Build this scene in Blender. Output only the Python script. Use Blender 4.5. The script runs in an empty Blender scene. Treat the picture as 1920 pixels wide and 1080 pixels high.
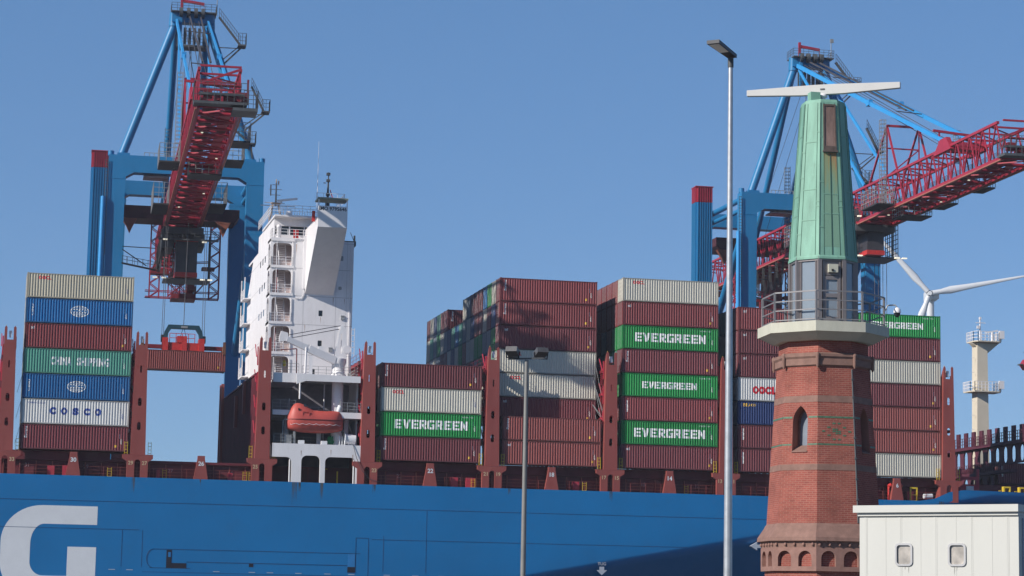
import bpy, bmesh, math, random
from math import radians, sin, cos, tan, pi, atan2, hypot, sqrt
from mathutils import Vector, Matrix
from mathutils.geometry import tessellate_polygon

# ------------------------------------------------------------------ camera, sky, sun, exposure
SC = bpy.context.scene
COL = SC.collection
CZ = 2.0                                   # camera height above the quay (ground is z = 0)
FOC, YAW, PITCH, ROLL = 4400.06, 0.222581, 0.136632, 0.018326
_f = Vector((sin(YAW)*cos(PITCH), cos(YAW)*cos(PITCH), sin(PITCH)))
_r0 = Vector((cos(YAW), -sin(YAW), 0)); _u0 = _r0.cross(_f)
_r = cos(ROLL)*_r0 + sin(ROLL)*_u0
_u = -sin(ROLL)*_r0 + cos(ROLL)*_u0
cam_d = bpy.data.cameras.new('camera'); cam = bpy.data.objects.new('camera', cam_d); COL.objects.link(cam)
cam_d.sensor_width = 36.0; cam_d.lens = 36.0*FOC/1920
cam_d.clip_start = 1.0; cam_d.clip_end = 20000
cam.matrix_world = Matrix(((_r.x, _u.x, -_f.x, 0), (_r.y, _u.y, -_f.y, 0), (_r.z, _u.z, -_f.z, CZ), (0, 0, 0, 1)))
SC.camera = cam

SUN_AZ, SUN_EL = radians(70.5), radians(30.5)  # azimuth measured from the hull's outward normal (-Y) towards -X
S = Vector((-sin(SUN_AZ)*cos(SUN_EL), -cos(SUN_AZ)*cos(SUN_EL), sin(SUN_EL)))
sl = bpy.data.lights.new('sun', 'SUN'); sl.energy = 5.0; sl.angle = radians(0.53); sl.color = (1.0, 0.93, 0.85)
so = bpy.data.objects.new('sun', sl); COL.objects.link(so)
so.rotation_euler = S.to_track_quat('Z', 'Y').to_euler(); so.location = (0, 0, 120)
W_ = bpy.data.worlds.new('World'); SC.world = W_; W_.use_nodes = True
wn = W_.node_tree; wn.nodes.clear()
sky = wn.nodes.new('ShaderNodeTexSky'); sky.sky_type = 'NISHITA'; sky.sun_disc = False
sky.sun_elevation = SUN_EL; sky.sun_rotation = radians(180)+SUN_AZ
sky.altitude = 0; sky.air_density = 0.8; sky.dust_density = 0.0; sky.ozone_density = 6.0
bg = wn.nodes.new('ShaderNodeBackground'); bg.inputs[1].default_value = 0.093
wo = wn.nodes.new('ShaderNodeOutputWorld')
wtc = wn.nodes.new('ShaderNodeTexCoord'); wsx = wn.nodes.new('ShaderNodeSeparateXYZ'); wmr = wn.nodes.new('ShaderNodeMapRange')
wn.links.new(wtc.outputs['Generated'], wsx.inputs[0]); wn.links.new(wsx.outputs['Z'], wmr.inputs[0])
wmr.inputs[1].default_value = 0.28; wmr.inputs[2].default_value = 0.6; wmr.inputs[3].default_value = 0.45; wmr.inputs[4].default_value = 0.0
wmx = wn.nodes.new('ShaderNodeMix'); wmx.data_type = 'RGBA'; wmx.inputs['Factor'].default_value = 0.45
wmx.inputs['B'].default_value = (0.95, 2.62, 5.5, 1)          # an even, slightly milky spring blue mixed into the clear sky
wn.links.new(sky.outputs[0], wmx.inputs['A']); wn.links.new(wmr.outputs[0], wmx.inputs['Factor']); wn.links.new(wmx.outputs['Result'], bg.inputs[0]); wn.links.new(bg.outputs[0], wo.inputs[0])
SC.view_settings.view_transform = 'Standard'; SC.view_settings.look = 'None'
SC.view_settings.gamma = 1; SC.view_settings.exposure = 0.2

def at(u, v, y):
    """photo pixel (1920x1080) -> the world point where its sight line meets the vertical plane at depth y"""
    d = _f + _r*((u-960)/FOC) + _u*((540-v)/FOC)
    t = y/d.y
    return Vector((d.x*t, y, d.z*t+CZ))

R = random.Random(7)

# ------------------------------------------------------------------ materials
MATS = {}
def srgb(r, g, b):
    f = lambda c: (c/255/12.92) if c/255 <= 0.04045 else ((c/255+0.055)/1.055)**2.4
    return (f(r), f(g), f(b))
def mat(name, col, rough=0.55, metal=0.0, spec=0.4, var=0.12, scale=1.0, streak=0.0, dirt=(0.05, 0.035, 0.025), dirtamt=0.0, rnd=0.0, bump=0.0):
    if name in MATS: return MATS[name]
    m = bpy.data.materials.new(name); m.use_nodes = True; MATS[name] = m
    nt = m.node_tree; N = nt.nodes; L = nt.links; b = N['Principled BSDF']
    b.inputs['Roughness'].default_value = rough; b.inputs['Metallic'].default_value = metal
    b.inputs['Specular IOR Level'].default_value = spec
    tc = N.new('ShaderNodeTexCoord')
    mp = N.new('ShaderNodeMapping'); mp.inputs['Scale'].default_value = (scale, scale, scale*(0.25 if streak else 1))
    L.new(tc.outputs['Object'], mp.inputs['Vector'])
    oi = N.new('ShaderNodeObjectInfo')
    add = N.new('ShaderNodeVectorMath'); add.operation = 'ADD'
    cmb = N.new('ShaderNodeMath'); cmb.operation = 'MULTIPLY'; cmb.inputs[1].default_value = 37.0
    L.new(oi.outputs['Random'], cmb.inputs[0]); L.new(mp.outputs[0], add.inputs[0]); L.new(cmb.outputs[0], add.inputs[1])
    nz = N.new('ShaderNodeTexNoise'); nz.inputs['Scale'].default_value = 1.0; nz.inputs['Detail'].default_value = 6; nz.inputs['Roughness'].default_value = 0.6
    L.new(add.outputs[0], nz.inputs['Vector'])
    mr = N.new('ShaderNodeMapRange'); mr.inputs[1].default_value = 0.3; mr.inputs[2].default_value = 0.7
    mr.inputs[3].default_value = 1-var; mr.inputs[4].default_value = 1+var
    L.new(nz.outputs['Fac'], mr.inputs[0])
    val = mr.outputs[0]
    if rnd:
        r2 = N.new('ShaderNodeMapRange'); r2.inputs[3].default_value = 1-rnd; r2.inputs[4].default_value = 1+rnd
        L.new(oi.outputs['Random'], r2.inputs[0])
        mu = N.new('ShaderNodeMath'); mu.operation = 'MULTIPLY'; L.new(val, mu.inputs[0]); L.new(r2.outputs[0], mu.inputs[1]); val = mu.outputs[0]
    vm = N.new('ShaderNodeVectorMath'); vm.operation = 'SCALE'; vm.inputs[0].default_value = col; L.new(val, vm.inputs['Scale'])
    out = vm.outputs[0]
    if dirtamt:
        n2 = N.new('ShaderNodeTexNoise'); n2.inputs['Scale'].default_value = 2.3; n2.inputs['Detail'].default_value = 8; n2.inputs['Roughness'].default_value = 0.7
        L.new(add.outputs[0], n2.inputs['Vector'])
        m2 = N.new('ShaderNodeMapRange'); m2.inputs[1].default_value = 0.55; m2.inputs[2].default_value = 0.75; m2.inputs[3].default_value = 0; m2.inputs[4].default_value = dirtamt
        L.new(n2.outputs['Fac'], m2.inputs[0])
        mx = N.new('ShaderNodeMix'); mx.data_type = 'RGBA'
        L.new(m2.outputs[0], mx.inputs['Factor']); L.new(out, mx.inputs['A']); mx.inputs['B'].default_value = (*dirt, 1)
        out = mx.outputs['Result']
    L.new(out, b.inputs['Base Color'])
    if bump:
        bp = N.new('ShaderNodeBump'); bp.inputs['Strength'].default_value = bump; bp.inputs['Distance'].default_value = 0.05
        L.new(nz.outputs['Fac'], bp.inputs['Height']); L.new(bp.outputs[0], b.inputs['Normal'])
    return m

RUST = (0.13, 0.045, 0.02)
M_craneblue = mat('crane_blue', (0.014, 0.17, 0.37), 0.45, var=0.10, scale=0.25, streak=1, dirtamt=0.18, dirt=(0.02, 0.10, 0.2))
M_stayblue = mat('stay_blue', (0.03, 0.27, 0.60), 0.5, var=0.06)
M_cranered = mat('crane_red', (0.32, 0.022, 0.045), 0.45, var=0.15, scale=0.8, dirtamt=0.25, dirt=(0.12, 0.02, 0.02))
M_darkred = mat('dark_red', (0.17, 0.014, 0.022), 0.55, var=0.2, scale=0.6, dirtamt=0.3)
M_galv = mat('galvanised_steel', (0.30, 0.31, 0.31), 0.5, 0.3, var=0.15, scale=2)
M_dkgrey = mat('dark_grey_steel', (0.075, 0.08, 0.085), 0.55, var=0.2, scale=1)
M_black = mat('black_rubber', (0.016, 0.016, 0.02), 0.6, var=0.1)
M_grate = mat('dark_grating', (0.032, 0.034, 0.036), 0.7)
M_rope = mat('wire_rope', (0.06, 0.06, 0.07), 0.6)
M_hull = mat('hull_blue', (0.001, 0.145, 0.37), 0.5, var=0.09, scale=0.10, dirtamt=0.22, dirt=(0.022, 0.10, 0.21), bump=0.35)
M_hulldk = mat('hull_seam', (0.006, 0.045, 0.13), 0.6, var=0.2)
M_white = mat('ship_white', (0.72, 0.71, 0.72), 0.45, var=0.06, scale=0.6, streak=1, dirtamt=0.22, dirt=(0.38, 0.33, 0.29))
M_lettw = mat('white_paint', (0.66, 0.68, 0.70), 0.5, var=0.05, scale=0.5)
M_deckred = mat('deck_red', (0.26, 0.062, 0.052), 0.5, var=0.12, scale=0.6, streak=1, dirtamt=0.2, dirt=(0.12, 0.03, 0.025))
M_deckdark = mat('deck_maroon', (0.13, 0.022, 0.032), 0.6, var=0.2, scale=0.5, dirtamt=0.3)
M_pink = mat('faded_red_paint', (0.40, 0.035, 0.06), 0.5, var=0.1)
M_yellow = mat('yellow_paint', (0.60, 0.42, 0.03), 0.5, var=0.1)
M_orange = mat('lifeboat_orange', (0.44, 0.075, 0.06), 0.5, var=0.08, scale=1.2, dirtamt=0.2, dirt=(0.35, 0.05, 0.03))
M_green = mat('green_paint', (0.02, 0.22, 0.08), 0.5)
M_glassdk = mat('dark_window_glass', (0.02, 0.025, 0.03), 0.12, spec=0.6, var=0.1)
M_beige = mat('mast_beige', (0.60, 0.54, 0.43), 0.5, var=0.05, scale=0.5, dirtamt=0.1, dirt=(0.4, 0.3, 0.2))
M_spread = mat('spreader_red', (0.50, 0.035, 0.03), 0.45, var=0.15, scale=2, dirtamt=0.25)
M_teal = mat('headblock_teal', (0.012, 0.055, 0.08), 0.5, var=0.15)
M_lamp = mat('flood_lens', (0.7, 0.68, 0.55), 0.3)
M_lamp.node_tree.nodes['Principled BSDF'].inputs['Emission Color'].default_value = (1, .93, .74, 1); M_lamp.node_tree.nodes['Principled BSDF'].inputs['Emission Strength'].default_value = 0.6   # work lamps left on under the booms
CCOL = {
 'brown': (0.20, 0.040, 0.044), 'maroon': (0.165, 0.036, 0.044), 'rust': (0.225, 0.056, 0.050),
 'grey': (0.50, 0.48, 0.41), 'beige': (0.52, 0.48, 0.37), 'white': (0.60, 0.60, 0.58),
 'green': (0.006, 0.24, 0.050), 'teal': (0.08, 0.29, 0.22), 'blue': (0.008, 0.12, 0.32), 'navy': (0.010, 0.035, 0.14), 'slate': (0.15, 0.20, 0.25)}
def cmat(c): return mat('container_'+c, CCOL[c], 0.5, var=0.06, scale=0.5, streak=1, rnd=0.16, dirtamt=0.22, dirt=(tuple(0.45*x+0.03 for x in CCOL[c])))

# ------------------------------------------------------------------ mesh builder
class MB:
    def __init__(s): s.v = []; s.f = []; s.m = []; s.sm = []; s.mi = 0; s.smooth = False; s.cuts = []
    def cut(s):
        """what was added since the last cut becomes an object of its own"""
        if len(s.f) > (s.cuts[-1][1] if s.cuts else 0): s.cuts.append((len(s.v), len(s.f)))
        return s
    def add(s, vs, fs, smooth=None):
        o = len(s.v); s.v += [tuple(v) for v in vs]
        for f in fs:
            s.f.append([i+o for i in f]); s.m.append(s.mi); s.sm.append(s.smooth if smooth is None else smooth)
        return s
    def box(s, x0, x1, y0, y1, z0, z1, M=None):
        vs = [Vector((x, y, z)) for z in (z0, z1) for y in (y0, y1) for x in (x0, x1)]
        if M: vs = [M @ v for v in vs]
        return s.add(vs, [(0, 2, 3, 1), (4, 5, 7, 6), (0, 1, 5, 4), (2, 6, 7, 3), (0, 4, 6, 2), (1, 3, 7, 5)], False)
    def bar(s, p, q, w, h=None, up=(0, 0, 1)):
        p = Vector(p); q = Vector(q); d = (q-p); h = h or w
        if d.length < 1e-6: return s
        d.normalize(); up = Vector(up)
        if abs(d.dot(up)) > 0.98: up = Vector((0, 1, 0))
        a = d.cross(up).normalized(); b = a.cross(d)
        vs = []
        for c in (p, q):
            for i, j in ((-1, -1), (1, -1), (1, 1), (-1, 1)): vs.append(c + a*(i*w/2) + b*(j*h/2))
        return s.add(vs, [(0, 1, 2, 3), (7, 6, 5, 4), (0, 4, 5, 1), (1, 5, 6, 2), (2, 6, 7, 3), (3, 7, 4, 0)], False)
    def tube(s, p, q, r, r2=None, n=10, caps=True):
        p = Vector(p); q = Vector(q); r2 = r if r2 is None else r2
        d = (q-p).normalized(); up = Vector((0, 0, 1)) if abs(d.z) < 0.95 else Vector((0, 1, 0))
        a = d.cross(up).normalized(); b = a.cross(d)
        vs = [p + (a*cos(2*pi*i/n)+b*sin(2*pi*i/n))*r for i in range(n)] + [q + (a*cos(2*pi*i/n)+b*sin(2*pi*i/n))*r2 for i in range(n)]
        s.add(vs, [((i+1) % n, i, n+i, n+(i+1) % n) for i in range(n)], n > 5)
        if caps: s.add(vs, [tuple(range(n)), tuple(range(2*n-1, n-1, -1))], False)
        return s
    def path(s, pts, r, n=6):
        for a, b in zip(pts[:-1], pts[1:]): s.tube(a, b, r, n=n, caps=False)
        return s
    def lathe(s, prof, c=(0, 0, 0), n=16, smooth=True, a0=0.0, cap=True):
        cx, cy, cz = c; o = []
        for (r, z) in prof:
            o += [(cx+r*cos(a0+2*pi*i/n), cy+r*sin(a0+2*pi*i/n), cz+z) for i in range(n)]
        fs = []
        for k in range(len(prof)-1):
            for i in range(n):
                j = (i+1) % n; fs.append((k*n+i, k*n+j, (k+1)*n+j, (k+1)*n+i))
        s.add(o, fs, smooth)
        if cap:
            m = len(prof)-1
            s.add(o, [tuple(range(n-1, -1, -1)), tuple(m*n+i for i in range(n))], False)
        return s
    def prism(s, polys, y0, y1, tf=None):
        """polys: [outer, hole, hole...] as (x,z) lists; solid between y0 (front) and y1. tf maps (x,y,z)->Vector"""
        tf = tf or (lambda x, y, z: (x, y, z))
        P3 = [[Vector((x, z, 0)) for x, z in p] for p in polys]
        tris = tessellate_polygon(P3); flat = [q for p in polys for q in p]; n = len(flat)
        vs = [tf(x, y0, z) for x, z in flat] + [tf(x, y1, z) for x, z in flat]
        fs = []
        for t in tris:
            (ax, az), (bx, bz), (cx_, cz_) = (flat[i] for i in t)
            if (bx-ax)*(cz_-az)-(bz-az)*(cx_-ax) < 0: t = (t[0], t[2], t[1])
            fs.append(tuple(t)); fs.append((t[2]+n, t[1]+n, t[0]+n))
        o = 0
        for pi_, p in enumerate(polys):
            k = len(p); area = sum(p[i][0]*p[(i+1) % k][1]-p[(i+1) % k][0]*p[i][1] for i in range(k))
            ccw = area > 0
            if pi_ > 0: ccw = not ccw
            for i in range(k):
                a, b = o+i, o+(i+1) % k
                fs.append((a, a+n, b+n, b) if ccw else (b, b+n, a+n, a))
            o += k
        return s.add(vs, fs, False)
    def rail(s, pts, h=1.1, r=0.035, n=3, step=1.6, closed=False):
        pts = [Vector(p) for p in pts]
        if closed: pts = pts+[pts[0]]
        for a, b in zip(pts[:-1], pts[1:]):
            for k in range(1, n+1):
                dz = Vector((0, 0, h*k/n)); s.bar(a+dz, b+dz, r*1.6)
            m = max(1, int(round((b-a).length/step)))
            for i in range(m+1):
                p = a.lerp(b, i/m); s.bar(p, p+Vector((0, 0, h)), r*1.8)
        return s
    def build(s, name, mats, parent=None, loc=None, kind=None):
        if s.cuts:
            s.cut(); v0 = f0 = 0; first = None
            for v1, f1 in s.cuts:
                c = MB(); c.v = s.v[v0:v1]; c.f = [[i-v0 for i in f] for f in s.f[f0:f1]]; c.m = s.m[f0:f1]; c.sm = s.sm[f0:f1]
                o = c.build(name, mats, parent, loc, kind); first = first or o; v0, f0 = v1, f1
            return first
        me = bpy.data.meshes.new(name); me.from_pydata(s.v, [], s.f)
        if not isinstance(mats, (list, tuple)): mats = [mats]
        for m in mats: me.materials.append(m)
        me.polygons.foreach_set('material_index', s.m); me.polygons.foreach_set('use_smooth', s.sm); me.update()
        o = bpy.data.objects.new(name, me); COL.objects.link(o)
        if parent: o.parent = parent
        if loc is not None: o.location = loc
        if kind: o['kind'] = kind
        return o
def tag(o, label, cat, group=None):
    o['label'] = label; o['category'] = cat
    if group: o['group'] = group
    return o
def empty(name, loc=(0, 0, 0), rz=0):
    o = bpy.data.objects.new(name, None); COL.objects.link(o); o.location = loc; o.rotation_euler = (0, 0, rz); return o
def copy_tree(o, parent=None):
    c = o.copy(); COL.objects.link(c); c.parent = parent
    for ch in list(o.children): copy_tree(ch, c)
    return c
def arc(cx, cz, rx, rz, a0, a1, n=8):
    return [(cx+rx*cos(radians(a0+(a1-a0)*i/n)), cz+rz*sin(radians(a0+(a1-a0)*i/n))) for i in range(n+1)]
def slot(cx, cz, w, h, n=6):
    r = w/2
    return arc(cx, cz+h/2-r, r, r, 0, 180, n) + arc(cx, cz-h/2+r, r, r, 180, 360, n)
def archhole(x0, x1, z0, z1, n=8, r=None):
    r = r or (x1-x0)/2
    return [(x0, z0), (x1, z0)] + arc(x1-r, z1-r, r, r, 0, 90, n) + arc(x0+r, z1-r, r, r, 90, 180, n)
def rrect(x0, x1, z0, z1, r, n=4):
    return arc(x1-r, z0+r, r, r, -90, 0, n)+arc(x1-r, z1-r, r, r, 0, 90, n)+arc(x0+r, z1-r, r, r, 90, 180, n)+arc(x0+r, z0+r, r, r, 180, 270, n)
def text_mesh(txt, height, width=None, bold=0.02, space=1.0):
    cu = bpy.data.curves.new('t', 'FONT'); cu.body = txt; cu.size = 1.0; cu.offset = bold; cu.resolution_u = 3; cu.space_character = space
    o = bpy.data.objects.new('t', cu); COL.objects.link(o)
    dg = bpy.context.evaluated_depsgraph_get(); dg.update()
    me = bpy.data.meshes.new_from_object(o.evaluated_get(dg))
    bpy.data.objects.remove(o); bpy.data.curves.remove(cu)
    xs = [v.co.x for v in me.vertices]; ys = [v.co.y for v in me.vertices]
    x0, x1, y0, y1 = min(xs), max(xs), min(ys), max(ys)
    sy = height/(y1-y0); sx = (width/(x1-x0)) if width else sy
    for v in me.vertices:
        v.co.x = (v.co.x-(x0+x1)/2)*sx; v.co.y = (v.co.y-(y0+y1)/2)*sy
    return me
def flat_text(txt, height, m, loc, parent, width=None, name='lettering', bold=0.02, roll=0, rz=0):
    """lettering standing in an XZ plane facing -Y"""
    me = text_mesh(txt, height, width, bold)
    for v in me.vertices:
        x, z = v.co.x, v.co.y
        x, z = x*cos(roll)-z*sin(roll), x*sin(roll)+z*cos(roll)
        v.co = (x, 0, z)
    me.materials.clear(); me.materials.append(m)
    o = bpy.data.objects.new(name, me); COL.objects.link(o); o.location = loc; o.rotation_euler = (0, 0, rz)
    if parent: o.parent = parent
    return o

# ------------------------------------------------------------------ ground, water
def sheet(name, x0, x1, y0, y1, z, m, kind='structure'):
    b = MB(); b.add([(x0, y0, z), (x1, y0, z), (x1, y1, z), (x0, y1, z)], [(0, 1, 2, 3)]); return b.build(name, m, kind=kind)
M_water = mat('river_water', (0.02, 0.045, 0.06), 0.12, spec=0.5, var=0.2, scale=0.05, bump=0.6)
M_conc = mat('quay_concrete', (0.13, 0.125, 0.12), 0.8, var=0.15, scale=0.2, dirtamt=0.3, dirt=(0.08, 0.075, 0.07))
M_asph = mat('asphalt', (0.05, 0.05, 0.052), 0.85, var=0.15, scale=0.5)
sheet('water', -1980, 1980, -1490, 1980, -4.0, M_water)
b = MB(); b.box(-400, 500, -200, 130, -8, 0.0); b.build('quay', M_conc, kind='structure')
sheet('road', -400, 500, 20, 44, 0.006, M_asph)
b = MB(); b.box(-900, 1500, 338.5, 900, -8, 0.0); b.build('terminal_ground', M_conc, kind='structure')

# ------------------------------------------------------------------ containers
YS = 273.43           # outer face of the outermost row
Z0 = 19.29            # underside of the lowest tier
TIER = 2.908
CL, CW, CH = 12.192, 2.438, 2.896
PER = 0.305; XA = 0.17; NP_ = int((CL-2*XA)/PER); PER = (CL-2*XA)/NP_
def yprof(x):
    t = ((x-XA)/PER) % 1.0
    if x < XA or x > CL-XA: return 0.015
    if t < 0.32: return 0.012
    if t < 0.50: return 0.012+(t-0.32)/0.18*0.058
    if t < 0.82: return 0.070
    return 0.070-(t-0.82)/0.18*0.058
KNOTS = []
for i in range(NP_):
    for t in (0, 0.32, 0.50, 0.82): KNOTS.append(XA+(i+t)*PER)
KNOTS.append(CL-XA)
def container_body(L=CL):
    b = MB(); ks = [k for k in KNOTS if k < L-XA*0.99]; ks[-1] = L-XA
    vs = []; n = len(ks)
    for z in (0.17, 2.80): vs += [(x, yprof(x) if x < L-XA-.01 else 0.012, z) for x in ks]
    b.add(vs, [(i, i+1, n+i+1, n+i) for i in range(n-1)])
    b.add([(x, CW-y, z) for x, y, z in vs], [(i+1, i, n+i, n+i+1) for i in range(n-1)])
    # roof, floor, ends
    b.box(0.06, L-0.06, 0.05, CW-0.05, 2.80, 2.84); b.box(0.06, L-0.06, 0.06, CW-0.06, 0.13, 0.17)
    # ribbed far end (right)
    m = 16
    ev = []
    for z in (0.17, 2.80): ev += [(L-0.03-(0.035 if (i//2) % 2 else 0), 0.1+(CW-0.2)*i/(2*m), z) for i in range(2*m+1)]
    k = 2*m+1; b.add(ev, [(i, i+1, k+i+1, k+i) for i in range(2*m)])
    return b
def container_frame(L=CL):
    b = MB()
    for x0, x1 in ((0, 0.15), (L-0.15, L)):
        for y0, y1 in ((0, 0.13), (CW-0.13, CW)): b.box(x0, x1, y0, y1, 0.115, 2.78)
        for z0, z1 in ((0.03, 0.15), (2.75, 2.86)): b.box(x0+0.01, x1-0.01, 0.13, CW-0.13, z0, z1)
        for y0, y1 in ((-0.005, 0.165), (CW-0.165, CW+0.005)):
            b.box(x0-0.005 if x0 == 0 else L-0.178, 0.178 if x0 == 0 else L+0.005, y0, y1, 0, 0.115)
            b.box(x0-0.005 if x0 == 0 else L-0.178, 0.178 if x0 == 0 else L+0.005, y0, y1, 2.781, CH)
    for y0 in (0.006, CW-0.066):
        b.box(0.178, L-0.178, y0, y0+0.06, 0.05, 0.185); b.box(0.178, L-0.178, y0, y0+0.06, 2.775, 2.865)
    return b
def container_door():
    b = MB(); b.box(0.012, 0.055, 0.13, CW/2-0.01, 0.16, 2.74); b.box(0.012, 0.055, CW/2+0.01, CW-0.13, 0.16, 2.74)
    for z in (0.45, 0.95, 1.45, 1.95, 2.45):
        b.box(-0.006, 0.011, 0.2, CW/2-0.08, z-0.12, z+0.12); b.box(-0.006, 0.011, CW/2+0.08, CW-0.2, z-0.12, z+0.12)
    b.mi = 1
    for y in (0.45, 0.95, CW-0.95, CW-0.45): b.tube((-0.03, y, 0.12), (-0.03, y, 2.8), 0.022, n=5)
    return b
_cb = container_body(); _cf = container_frame(); _cd = container_door()
PROTO = {}
def container(color, loc, L=CL):
    key = (color, L)
    if key not in PROTO:
        m = cmat(color); fm = mat('container_frame_'+color, tuple(0.62*c+0.01 for c in CCOL[color]), 0.6, var=0.15, dirtamt=0.4, dirt=(0.05, 0.04, 0.035), rnd=0.1)  # darker frames: shadow of gaps and rails put into the colour, plus dirt
        B, F = (_cb, _cf) if L == CL else (container_body(L), container_frame(L))
        o = B.build('shipping_container', m); F.build('corner_frame', fm, o); _cd.build('door', [m, M_galv], o)
        PROTO[key] = o; c = o
    else: c = copy_tree(PROTO[key])
    c.location = loc
    return c
def paint_text(cont, txt, height, width, x, z, m, vertical=False, bold=0.03, name='lettering', me=None, space=1.0):
    """lettering painted over the corrugated side: cut at each fold and pushed onto the folds"""
    me = me or text_mesh(txt, height, width, bold, space)
    bm = bmesh.new(); bm.from_mesh(me); bpy.data.meshes.remove(me)
    for v in bm.verts:
        a, c = v.co.x, v.co.y
        if vertical: a, c = -c, a
        v.co = (x+a, 0, z+c)
    lo = min(v.co.x for v in bm.verts); hi = max(v.co.x for v in bm.verts)
    for k in KNOTS:
        if lo < k < hi: bmesh.ops.bisect_plane(bm, geom=bm.verts[:]+bm.edges[:]+bm.faces[:], plane_co=(k, 0, 0), plane_no=(1, 0, 0))
    for v in bm.verts: v.co.y = yprof(v.co.x)-0.006
    bmesh.ops.recalc_face_normals(bm, faces=bm.faces[:])
    for f in bm.faces:
        if f.normal.y > 0: f.normal_flip()
    me2 = bpy.data.meshes.new(name); bm.to_mesh(me2); bm.free(); me2.materials.append(m)
    o = bpy.data.objects.new(name, me2); COL.objects.link(o); o.parent = cont
    return o
def mesh_from_mb(b):
    me = bpy.data.meshes.new('t'); me.from_pydata(b.v, [], b.f); me.update(); return me
P_white = mat('letter_white', (0.72, 0.74, 0.72), 0.6, var=0.06, scale=4, dirtamt=0.1, dirt=(0.4, 0.42, 0.4))
P_red = mat('letter_red', (0.62, 0.015, 0.03), 0.55, var=0.1)
P_navy = mat('letter_navy', (0.03, 0.07, 0.30), 0.55, var=0.1)
P_yel = mat('letter_yellow', (0.75, 0.45, 0.05), 0.55, var=0.1)
def corner_marks(c, kind='florens', L=CL, tone=None):
    """the small marks every box carries: a leasing name up the left end, numbers and a placard by the right end"""
    if kind == 'florens': paint_text(c, 'florens', 0.30, 1.35, 0.62, 1.95, P_white, vertical=True, bold=0.03)
    elif kind == 'tex': paint_text(c, 'textainer', 0.26, 1.5, 0.66, 1.75, P_white, vertical=True, bold=0.03)
    elif kind == 'box': paint_text(c, 'tcl', 0.33, 0.42, 0.85, 2.36, P_white, bold=0.03)
    m = MB(); 
    paint_text(c, '45G1', 0.16, 0.62, L-0.75, 1.15, P_white if tone is None else tone, vertical=True, bold=0.01)
    paint_text(c, '4270', 0.12, 0.5, L-0.95, 1.75, P_white if tone is None else tone, vertical=True, bold=0.01)
    m.add([(-0.12, -0.14, 0), (0.12, -0.14, 0), (0.12, 0.14, 0), (-0.12, 0.14, 0)], [(0, 1, 2, 3)])
    if kind in ('florens', 'tex', 'box'): paint_text(c, '', 0, 0, L-1.0-(0.35 if kind == 'florens' else 0), 0.62, P_yel, name='warning_placard', me=mesh_from_mb(m))
BAYX = {0: 4.65, 3: 46.21, 4: 60.99, 5: 75.76, 6: 90.53, 7: 104.95}
BAYNAME = {0: 'in the far left stack', 3: 'in the short stack right of the lifeboat', 4: 'in the stack behind the floodlight mast',
           5: 'in the stack with three green boxes', 6: 'in the stack right of the street lamp', 7: 'in the stack right of the brick tower'}
STK = {
 0: ['maroon', 'white', 'blue', 'teal', 'brown', 'blue', 'beige'],
 3: ['maroon', 'green', 'grey', 'maroon'],
 5: ['maroon', 'green', 'brown', 'green', 'maroon', 'green', 'brown', 'grey'],
 6: ['maroon', 'maroon', 'navy', 'white', 'maroon', 'maroon', 'brown'],
 7: ['grey', 'rust', 'rust', 'maroon', 'grey', 'maroon', 'green']}
NTH = ['lowest', 'second up', 'third up', 'fourth up', 'fifth up', 'sixth up', 'seventh up', 'eighth up']
CNT = ['one', 'two', 'three', 'four', 'five', 'six', 'seven', 'eight']
BAYSHORT = {0: 'far left stack', 3: 'short stack by the lifeboat', 4: 'stack by floodlight mast', 5: 'stack with three green boxes', 6: 'stack by street lamp', 7: 'stack by brick tower'}
CWORD = {'brown': 'brown red', 'maroon': 'dark maroon', 'rust': 'rusty red', 'grey': 'light grey', 'beige': 'beige', 'white': 'white', 'green': 'bright green', 'teal': 'pale sea green', 'blue': 'blue', 'navy': 'navy blue', 'slate': 'slate grey'}
GRP = 'shipping containers stacked on the ship deck'
FRONT = {}
for bay, cols in STK.items():
    for t, c in enumerate(cols):
        o = container(c, (BAYX[bay], YS, Z0+t*TIER)); FRONT[(bay, t)] = o
        tag(o, '%s container, %s %s' % (CWORD[c], NTH[t] if t < len(cols)-1 else 'topmost', BAYNAME[bay]), 'shipping container', GRP)
# bay 4: two boxes outboard, six more one row further in
for t in (0, 1):
    o = container('rust', (BAYX[4]+0.05, YS, Z0+t*TIER)); FRONT[(4, t)] = o
    tag(o, 'faded rusty red container, %s, sticking out %s' % (NTH[t], BAYNAME[4]), 'shipping container', GRP)
for t, c in zip(range(2, 8), ['maroon', 'grey', 'grey', 'maroon', 'brown', 'brown']):
    o = container(c, (BAYX[4], YS+2.5, Z0+t*TIER-0.38)); FRONT[(4, t)] = o
    tag(o, '%s container, %s %s' % (CWORD[c], NTH[t] if t < 7 else 'topmost', BAYNAME[4]), 'shipping container', GRP)
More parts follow.
